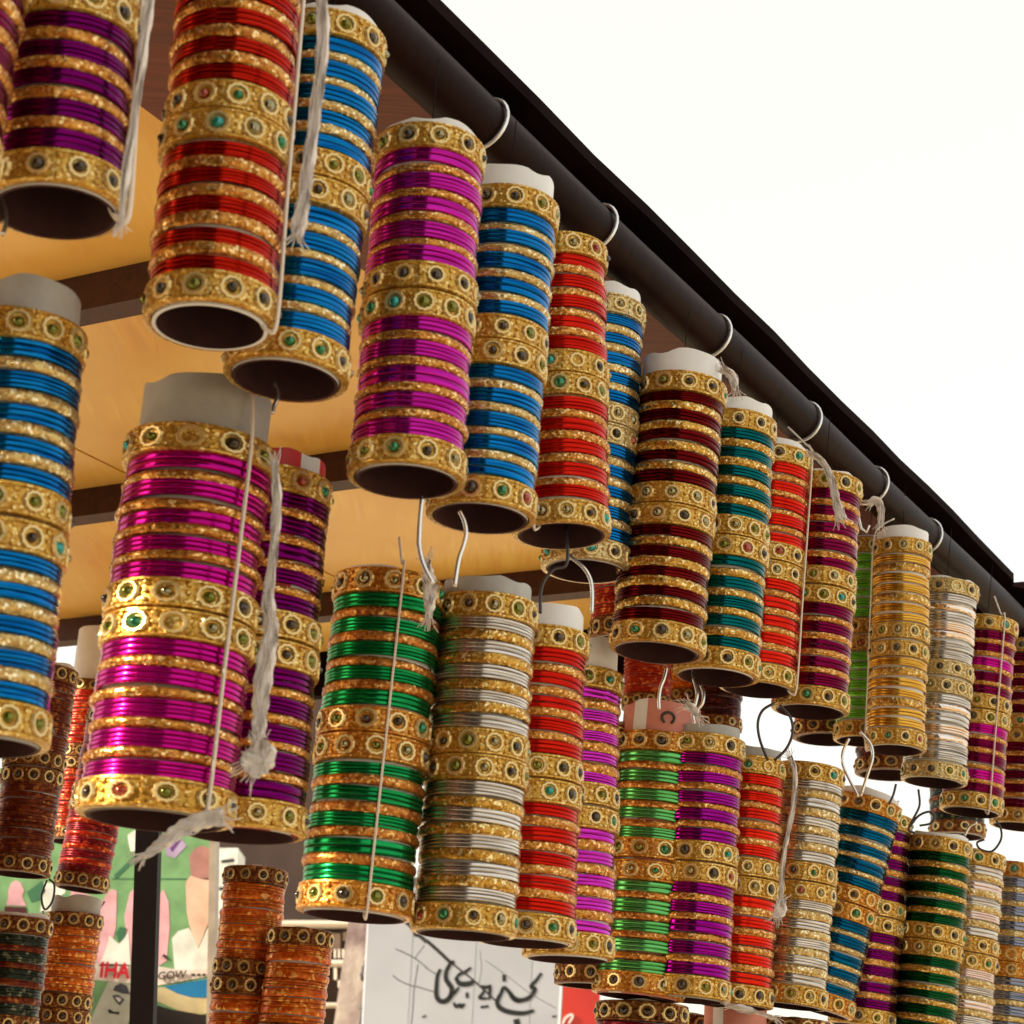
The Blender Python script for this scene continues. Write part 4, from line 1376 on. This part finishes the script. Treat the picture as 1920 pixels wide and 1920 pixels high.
G_, P_, C_, O_ = 'glitter_gold', 'glitter_pale', 'glitter_copper', 'glitter_orange'
BG, BP, BO, BD = 'band_gold', 'band_pale', 'band_orange', 'band_dim'
STYLES = {   # glass colour(s), thin bangle, wide bangle, stones
    'purple': (['purple'], C_, BG), 'red': (['red'], C_, BG), 'blue': (['blue'], P_, BG), 'pink': (['pink'], C_, BG), 'scarlet': (['scarlet'], C_, BG),
    'bluepale': (['blue'], P_, BP), 'darkred': (['darkred'], G_, BG), 'teal': (['teal'], G_, BG), 'orangered': (['orangered'], C_, BG), 'wine': (['wine'], C_, BG),
    'lime': (['lime'], 'glass_lime', BG), 'allgold': (['gold'], G_, BG), 'silver': (['silver', 'silver', 'mixed', 'silver', 'silver'], 'glass_mixed', BP),
    'magentawine': (['wine', 'magenta', 'wine'], C_, BG), 'magenta': (['magenta'], C_, BG), 'green': (['green'], O_, BO), 'silvergold': (['silver'], G_, BG),
    'orchid': (['orchid'], C_, BG), 'mint': (['mint'], O_, BO), 'violet': (['violet'], C_, BG), 'vermilion': (['vermilion'], C_, BG), 'silvergold2': (['silver'], P_, BG),
    'bluedeep': (['bluedeep'], P_, BO), 'darkgreen': (['darkgreen'], G_, BG), 'rose': (['rose', 'silver'], P_, BG), 'greyblue': (['greyblue'], P_, BO),
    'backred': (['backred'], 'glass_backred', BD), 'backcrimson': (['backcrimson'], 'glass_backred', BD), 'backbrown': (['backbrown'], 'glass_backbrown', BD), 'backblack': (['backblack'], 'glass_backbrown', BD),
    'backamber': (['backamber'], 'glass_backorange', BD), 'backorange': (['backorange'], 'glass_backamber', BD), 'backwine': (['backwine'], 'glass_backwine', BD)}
STONES = ['stone_mirror'] * 5 + ['stone_dark'] * 9 + ['stone_olive'] * 5 + ['stone_green'] * 2 + ['stone_turquoise', 'stone_red']
ROOTS = {}
def make_tube(L, ext, kind, rimw=False):
    mb = MB()
    seg = 48
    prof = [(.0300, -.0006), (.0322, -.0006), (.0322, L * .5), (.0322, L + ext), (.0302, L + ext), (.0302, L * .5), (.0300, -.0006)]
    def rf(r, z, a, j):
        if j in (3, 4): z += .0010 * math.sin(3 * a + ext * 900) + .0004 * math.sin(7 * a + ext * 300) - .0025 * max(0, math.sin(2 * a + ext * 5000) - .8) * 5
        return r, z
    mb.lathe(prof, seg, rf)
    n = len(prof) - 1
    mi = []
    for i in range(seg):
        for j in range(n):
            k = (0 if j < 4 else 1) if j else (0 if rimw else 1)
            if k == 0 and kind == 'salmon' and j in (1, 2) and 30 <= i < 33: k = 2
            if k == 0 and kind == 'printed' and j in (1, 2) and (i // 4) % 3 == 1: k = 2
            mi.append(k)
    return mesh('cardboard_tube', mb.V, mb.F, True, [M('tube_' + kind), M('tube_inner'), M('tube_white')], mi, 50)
HV = Vector((f_.x, f_.y, 0)).normalized()
for idx, rr in enumerate(ROLLS):
    rnd = random.Random(100 + idx)
    topv, botv = Vector(rr['top']), Vector(rr['bot'])
    root = bpy.data.objects.new('bangle_roll', None)
    root.empty_display_size = .03
    COL.objects.link(root)
    ax = (topv - botv).normalized()
    q = Vector((0, 0, 1)).rotation_difference(ax)
    # spin so that local -Y looks at the camera
    S = Matrix.Diagonal((rr['D'] / .0745, rr['D'] / .0745, 1, 1))
    toc = Vector((CAM_LOC[0] - botv.x, CAM_LOC[1] - botv.y, 0)).normalized()
    spin = Quaternion((0, 0, 1), math.atan2(toc.x, -toc.y))
    MW = Matrix.Translation(botv) @ (q @ spin).to_matrix().to_4x4() @ S
    root.location, root.rotation_mode, root.rotation_quaternion, root.scale = botv, 'QUATERNION', q @ spin, (rr['D'] / .0745, rr['D'] / .0745, 1)
    tag(root, rr['label'], 'bangle roll', rr['group'])
    ROOTS[rr['key']] = (root, MW.inverted())
    L = rr['L']
    tb = link('cardboard_tube', make_tube(L, rr['ext'], rr['tube'], rr['key'] == 'U2'), None, root)
    cols, thin, band = STYLES[rr['style']]
    seq = ['B'] + ['G', 't'] * 4 + ['G', 'B', 'B'] + ['G', 't'] * 4 + ['G', 'B']
    if rr['style'] in ('allgold', 'silver', 'lime'):
        seq = ['B'] + ['G', 'G', 't', 'G', 'G', 't', 'G'] + ['B', 'B'] + ['G', 'G', 't', 'G', 'G', 't', 'G'] + ['B']
    H = {'B': BH, 'G': .0098, 't': .0072}
    fg = rnd.uniform(.90, 1.10)
    GS = [fg * rnd.uniform(.90, 1.10) for _ in seq]
    free = sum(H[s_] for s_ in seq if s_ != 'B') - sum(H['G'] * GS[i] for i, s_ in enumerate(seq) if s_ == 'G')
    nt = sum(H['t'] for s_ in seq if s_ == 't')
    ft = max(.7, min(1.3, free / nt))
    HS = [H[s_] * (GS[i] if s_ == 'G' else ft if s_ == 't' else 1) for i, s_ in enumerate(seq)]
    gap = (L - sum(HS)) / (len(seq) - 1)
    z = 0
    gi = 0
    for si, s in enumerate(seq):
        jit = dict(B=.0005, G=.0008, t=.0009)[s]
        loc = (rnd.uniform(-jit, jit), rnd.uniform(-jit, jit), z + rnd.uniform(-.0005, .0005))
        tl = .012 if s == 'B' else .024
        rot = (rnd.uniform(-tl, tl), rnd.uniform(-tl, tl), rnd.uniform(0, 6.28))
        if s == 'G':
            c = cols[gi % len(cols)]
            gi += 1
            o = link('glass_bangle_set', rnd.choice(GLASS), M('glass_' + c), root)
        elif s == 't':
            o = link('glitter_bangle', rnd.choice(GLITTER), M(thin), root)
        else:
            bi = rnd.choice((0, 0, 1, 2))
            me, n_ = BANDS[bi]
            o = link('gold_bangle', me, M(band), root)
            if rr['det']:
                pool = STONES + (['stone_green', 'stone_olive'] * 3 if rr['style'] == 'blue' else [])
                for k in range(n_):
                    if rnd.random() < .035: continue
                    st = link('stone', STONE, M(rnd.choice(pool)), o)
                    q_ = rnd.uniform(.78, 1.12)
                    st.matrix_local = stone_frame(k, n_, BH / 2 + rnd.uniform(-.0005, .0005)) @ Matrix.Diagonal((q_, q_ * rnd.uniform(.9, 1.1), rnd.uniform(.8, 1.2), 1))
            else:
                st = link('stones', SETS[bi], M('stone_dark'), o)
                st['kind'] = 'stuff'
        sc = 1 + (rnd.uniform(-.004, .010) if s == 'B' else rnd.uniform(-.012, .014))
        o.location, o.rotation_euler, o.scale = loc, rot, (sc, sc, HS[si] / H[s])
        z += HS[si] + gap
    # strings tied down the side of the roll, round the tube rim and up inside
    for u, rad, dbl in rr['strings']:
        a = math.asin(max(-.98, min(.98, u)))
        mb = MB()
        for k in range(2 if dbl else 1):
            aa = a + k * .05
            def pt(r, z): return Vector((r * math.sin(aa), -r * math.cos(aa), z))
            mb.tube(spline([pt(.012, L + .03), pt(.030, L + rr['ext'] + .004), pt(.0385, L - .001), pt(.0392, L * .7), pt(.0388, L * .35), pt(.0388, .004), pt(.034, -.004), pt(.028, .006), pt(.027, .03)], 5), rad, 6)
        link('string', mb.build('string', smooth=True), M('thread'), root)
    if rr['cord'] and rr['key'][0] == 'U':
        mb = MB()
        mb.tube([Vector((0, .029, L - .03)), Vector((0, .02, L + .004)), Vector((0, .012, L + .03)), Vector((.001, .010, L + .075))], .0004, 6)
        link('hanging_cord', mb.build('hanging_cord', smooth=True), M('post_paint'), root)
    if rr['tube'] == 'salmon' and rr['key'] == 'L7':
        # punched hole mark on the salmon card
        mb = MB()
        rim = .0327
        pts = []
        for i in range(13):
            a = math.radians(-60 + 300 * i / 12)
            x, zz = .0052 * math.cos(a), .0052 * math.sin(a)
            an = .17 + x / rim
            pts.append(Vector((rim * math.sin(an), -rim * math.cos(an), L + .013 + zz)))
        mb.tube(pts, .0013, 6)
        link('printed_mark', mb.build('printed_mark', smooth=True), M('hook_dark'), root)
for i, (pts, key, nm, _) in enumerate(EXTRA['strips']):
    root, inv = ROOTS[key]
    o = link(nm, ribbon([p for p, w_ in pts], [w_ for p, w_ in pts], seed=i), M('cloth'), root, inv)

# ------------------------------------------------------------------ hooks
for u, label in EXTRA['pipe_hooks']:
    mb = MB()
    pts = []
    for i in range(23):
        a = math.radians(-150 + 300 * i / 22)
        pts.append(rp(-.70 + .0232 * math.cos(a + .5), u + .004 * math.sin(a), 2.2405 + .0232 * math.sin(a + .5)))
    mb.tube(pts, .0017, 8)
    e = pts[0]
    mb.tube([e, e + Vector((0, 0, -.012)), e + Vector((.004, 0, -.03)), e + Vector((.010, 0, -.034)), e + Vector((.013, 0, -.026))], .0015, 8)
    c = rp(-.70, u, 2.2405)
    o = link('hook', mesh('hook', [Vector(v) - c for v in mb.V], mb.F, True, angle=60), M('hook_white'))
    o.location = c
    tag(o, label, 'hook', 'white hooks over the pipe')
for pts, kind, label in EXTRA['loop_hooks']:
    P = spline(pts, 6)
    c = P[0]
    o = link('hook_wire', MB().tube([p - c for p in P], .0015 if kind == 'silver' else .0013, 8).build('hook_wire', smooth=True), M('hook_' + kind))
    o.location = c
    tag(o, label, 'hook', 'bent wires between the two rows')

# ------------------------------------------------------------------ flat print helper: thin raised plates on a vertical plane
def plate(mb, o, head, poly, y0, y1):
    """poly in (u, z) of the plane; y0..y1 distance in front of it"""
    t = math.radians(head)
    uv, nv = Vector((math.cos(t), math.sin(t), 0)), Vector((math.sin(t), -math.cos(t), 0))
    n = len(poly)
    area = sum(poly[i][0] * poly[(i + 1) % n][1] - poly[(i + 1) % n][0] * poly[i][1] for i in range(n))
    if area < 0: poly = list(reversed(poly))
    V = [uv * u + Vector((0, 0, z)) + nv * y1 for u, z in poly] + [uv * u + Vector((0, 0, z)) + nv * y0 for u, z in poly]
    F = [tuple(range(n)), tuple(reversed(range(n, 2 * n)))] + [(i, n + i, n + (i + 1) % n, (i + 1) % n) for i in range(n)]
    mb.add(V, F)
    return mb
def stroke(mb, o, head, pts, wd, y0, y1):
    t = math.radians(head)
    uv, nv = Vector((math.cos(t), math.sin(t), 0)), Vector((math.sin(t), -math.cos(t), 0))
    P = spline([Vector((p[0], p[1], 0)) for p in pts], 6)
    n = len(P)
    V = []; F = []
    for i, p in enumerate(P):
        d = (P[min(i + 1, n - 1)] - P[max(i - 1, 0)]).normalized()
        s_ = Vector((-d.y, d.x, 0))
        k = i / max(1, n - 1)
        ww = wd / 2 * (.55 + .45 * math.sin(math.pi * min(1, max(0, k))) ** .6)
        for y in (y1, y0):
            for sg in (1, -1):
                q_ = p + s_ * ww * sg
                V.append(uv * q_.x + Vector((0, 0, q_.y)) + nv * y)
    for i in range(n - 1):
        a = i * 4
        F += [(a, a + 1, a + 5, a + 4), (a + 2, a + 6, a + 7, a + 3), (a, a + 4, a + 6, a + 2), (a + 1, a + 3, a + 7, a + 5)]
    F += [(0, 2, 3, 1), (n * 4 - 4, n * 4 - 3, n * 4 - 1, n * 4 - 2)]
    mb.add(V, F)
    return mb

# ------------------------------------------------------------------ poster
PO = EXTRA['poster']
poster = empty('poster', PO['o'])
tag(poster, 'green and pink printed poster with a pale portrait and red letters, behind the black post', 'poster')
link('backing_board', plate(MB(), None, 0, PO['board'], -.03, 0).build('backing_board', smooth=False), M('print_board_green'), poster)
link('frame', plate(MB(), None, 0, PO['frame'], -.03, .03).build('frame', smooth=False), M('print_framep'), poster)
for nm, c, lay, poly in PO['shapes']:
    link(nm, plate(MB(), None, 0, poly, lay * .0008 - .0006, lay * .0008).build(nm, smooth=False), M('print_' + c), poster)
for txt, c, (pa, pb) in PO['texts']:
    cu = bpy.data.curves.new('lettering', 'FONT')
    cu.body = txt
    cu.extrude = .002
    cu.offset = .028 if txt == 'IHA' else .02
    tmp = bpy.data.objects.new('lettering_source', cu)
    COL.objects.link(tmp)
    dg = bpy.context.evaluated_depsgraph_get()
    me = bpy.data.meshes.new_from_object(tmp.evaluated_get(dg))
    bpy.data.objects.remove(tmp)
    me.materials.clear()
    wd = max(v.co.x for v in me.vertices) - min(v.co.x for v in me.vertices)
    x0 = min(v.co.x for v in me.vertices)
    k = (pb[0] - pa[0]) / wd
    sl = (pb[1] - pa[1]) / (pb[0] - pa[0])
    ky = k * (1.15 if txt == 'IHA' else .95)
    for v in me.vertices:
        x = (v.co.x - x0) * k
        v.co = Vector((pa[0] + x, -.0065 - v.co.z * .4, pa[1] + v.co.y * ky + x * sl))
    link('lettering', me, M('print_' + c), poster)

# ------------------------------------------------------------------ billboard
BB = EXTRA['billboard']
bill = empty('billboard', BB['o'])
tag(bill, 'white billboard with thick black handwritten script and a red panel at its right', 'billboard')
for pl in BB['panels']:
    link('white_panel', plate(MB(), None, BB['head'], pl, -.03, 0).build('white_panel', smooth=False), M('billboard_white'), bill)
zs = [p[1] for pl in BB['panels'] for p in pl]
xs = [p[0] for pl in BB['panels'] for p in pl]
link('red_panel', plate(MB(), None, BB['head'], BB['red'], -.03, .002).build('red_panel', smooth=False), M('billboard_red'), bill)
link('support_frame', plate(MB(), None, BB['head'], [(min(xs), min(zs)), (max(xs), min(zs)), (max(xs) - .02, max(zs) - .02), (min(xs) + .05, max(zs) - .02)], -.06, -.034).build('support_frame', smooth=False), M('wire_grey'), bill)
for pts, wd in BB['strokes']:
    link('script_stroke', stroke(MB(), None, BB['head'], pts, wd * .11, .0002, .0014).build('script_stroke', smooth=False), M('lettering_black'), bill)
for pts, wd in BB['redstrokes']:
    link('script_stroke', stroke(MB(), None, BB['head'], pts, wd * .095, .004, .009).build('script_stroke', smooth=False), M('lettering_white'), bill)
for pts, rad, label in EXTRA['wires']:
    P = spline(pts, 5)
    o = link('wire', MB().tube([p - P[0] for p in P], rad * .8, 6).build('wire', smooth=True), M('wire_black' if rad > .004 else 'wire_grey'))
    o.location = P[0]
    tag(o, label, 'wire', 'wires in front of the billboard')

# ------------------------------------------------------------------ pole with its cables, building
pa, pb = (Vector(p) for p in EXTRA['pole'])
d = (pb - pa).normalized()
foot = pb + d * (pb.z / -d.z)
pole = empty('utility_pole', foot)
tag(pole, 'leaning pale concrete utility pole beside the tangle of black cables', 'pole')
UI = Matrix.Translation(foot).inverted()
mb = MB()
V = []
for p, wd in ((pa - d * 1.5, .135), (pb, .15), (foot, .18)):
    for x, y in ((-1, -1), (1, -1), (1, 1), (-1, 1)): V.append(p + Vector((x * wd * .55, y * wd * .5, 0)))
mb.add(V, [(i, (i + 1) % 4, (i + 1) % 4 + 4, i + 4) for i in range(4)] + [(i + 4, (i + 1) % 4 + 4, (i + 1) % 4 + 8, i + 8) for i in range(4)] + [(0, 1, 2, 3)])
link('shaft', mb.build('shaft', smooth=False), M('concrete'), pole, UI)
bundle = empty('cable_bundle', EXTRA['cables'][0][0][0])
tag(bundle, 'black tangle of cables with a round cable drum hanging beside the pale pole', 'cables')
CI = Matrix.Translation(bundle.location).inverted()
for pts, rad in EXTRA['cables']:
    link('cable', MB().tube(spline(pts, 6), rad, 7).build('cable', smooth=True), M('wire_black'), bundle, CI)
mb = MB()
T3 = spline(EXTRA['transformer'], 6)
mb.tube(T3, lambda k: .035 + .06 * math.sin(math.pi * (.12 + .8 * k)) ** .7, 12)
rnd = random.Random(5)
mb.V = [tuple(Vector(v) + Vector((rnd.uniform(-.012, .012), rnd.uniform(-.012, .012), rnd.uniform(-.012, .012)))) for v in mb.V]
link('cable_coil', mb.build('cable_coil', smooth=True), M('wire_black'), bundle, CI)
BU = EXTRA['building']
bld = empty('building', BU['o'])
tag(bld, 'dark brown building with white balcony ledges behind the utility pole', 'building')
link('facade', plate(MB(), None, 0, BU['body'], -3, -.25).build('facade', smooth=False), M('facade_brown'), bld)
for pl in BU['ledges']: link('balcony_ledge', plate(MB(), None, 0, pl, -.25, .02).build('balcony_ledge', smooth=False), M('ledge_white'), bld)
for pl in BU['balusters']: link('baluster', plate(MB(), None, 0, pl, -.04, 0).build('baluster', smooth=False), M('ledge_white'), bld)
for pl in BU['panes']: link('window_pane', plate(MB(), None, 0, pl, -.25, -.235).build('window_pane', smooth=False), M('pane'), bld)
SWL = EXTRA['sidewall']
wall = empty('house', SWL['o'])
tag(wall, 'narrow white and cream house wall just right of the poster', 'house')
link('white_wall', plate(MB(), None, 0, SWL['white'], -.3, 0).build('white_wall', smooth=False), M('print_white'), wall)
link('cream_wall', plate(MB(), None, 0, SWL['cream'], -.3, .01).build('cream_wall', smooth=False), M('print_tan'), wall)
for pl in SWL['marks']: link('dark_bracket', plate(MB(), None, 0, pl, .012, .04).build('dark_bracket', smooth=False), M('wire_black'), wall)
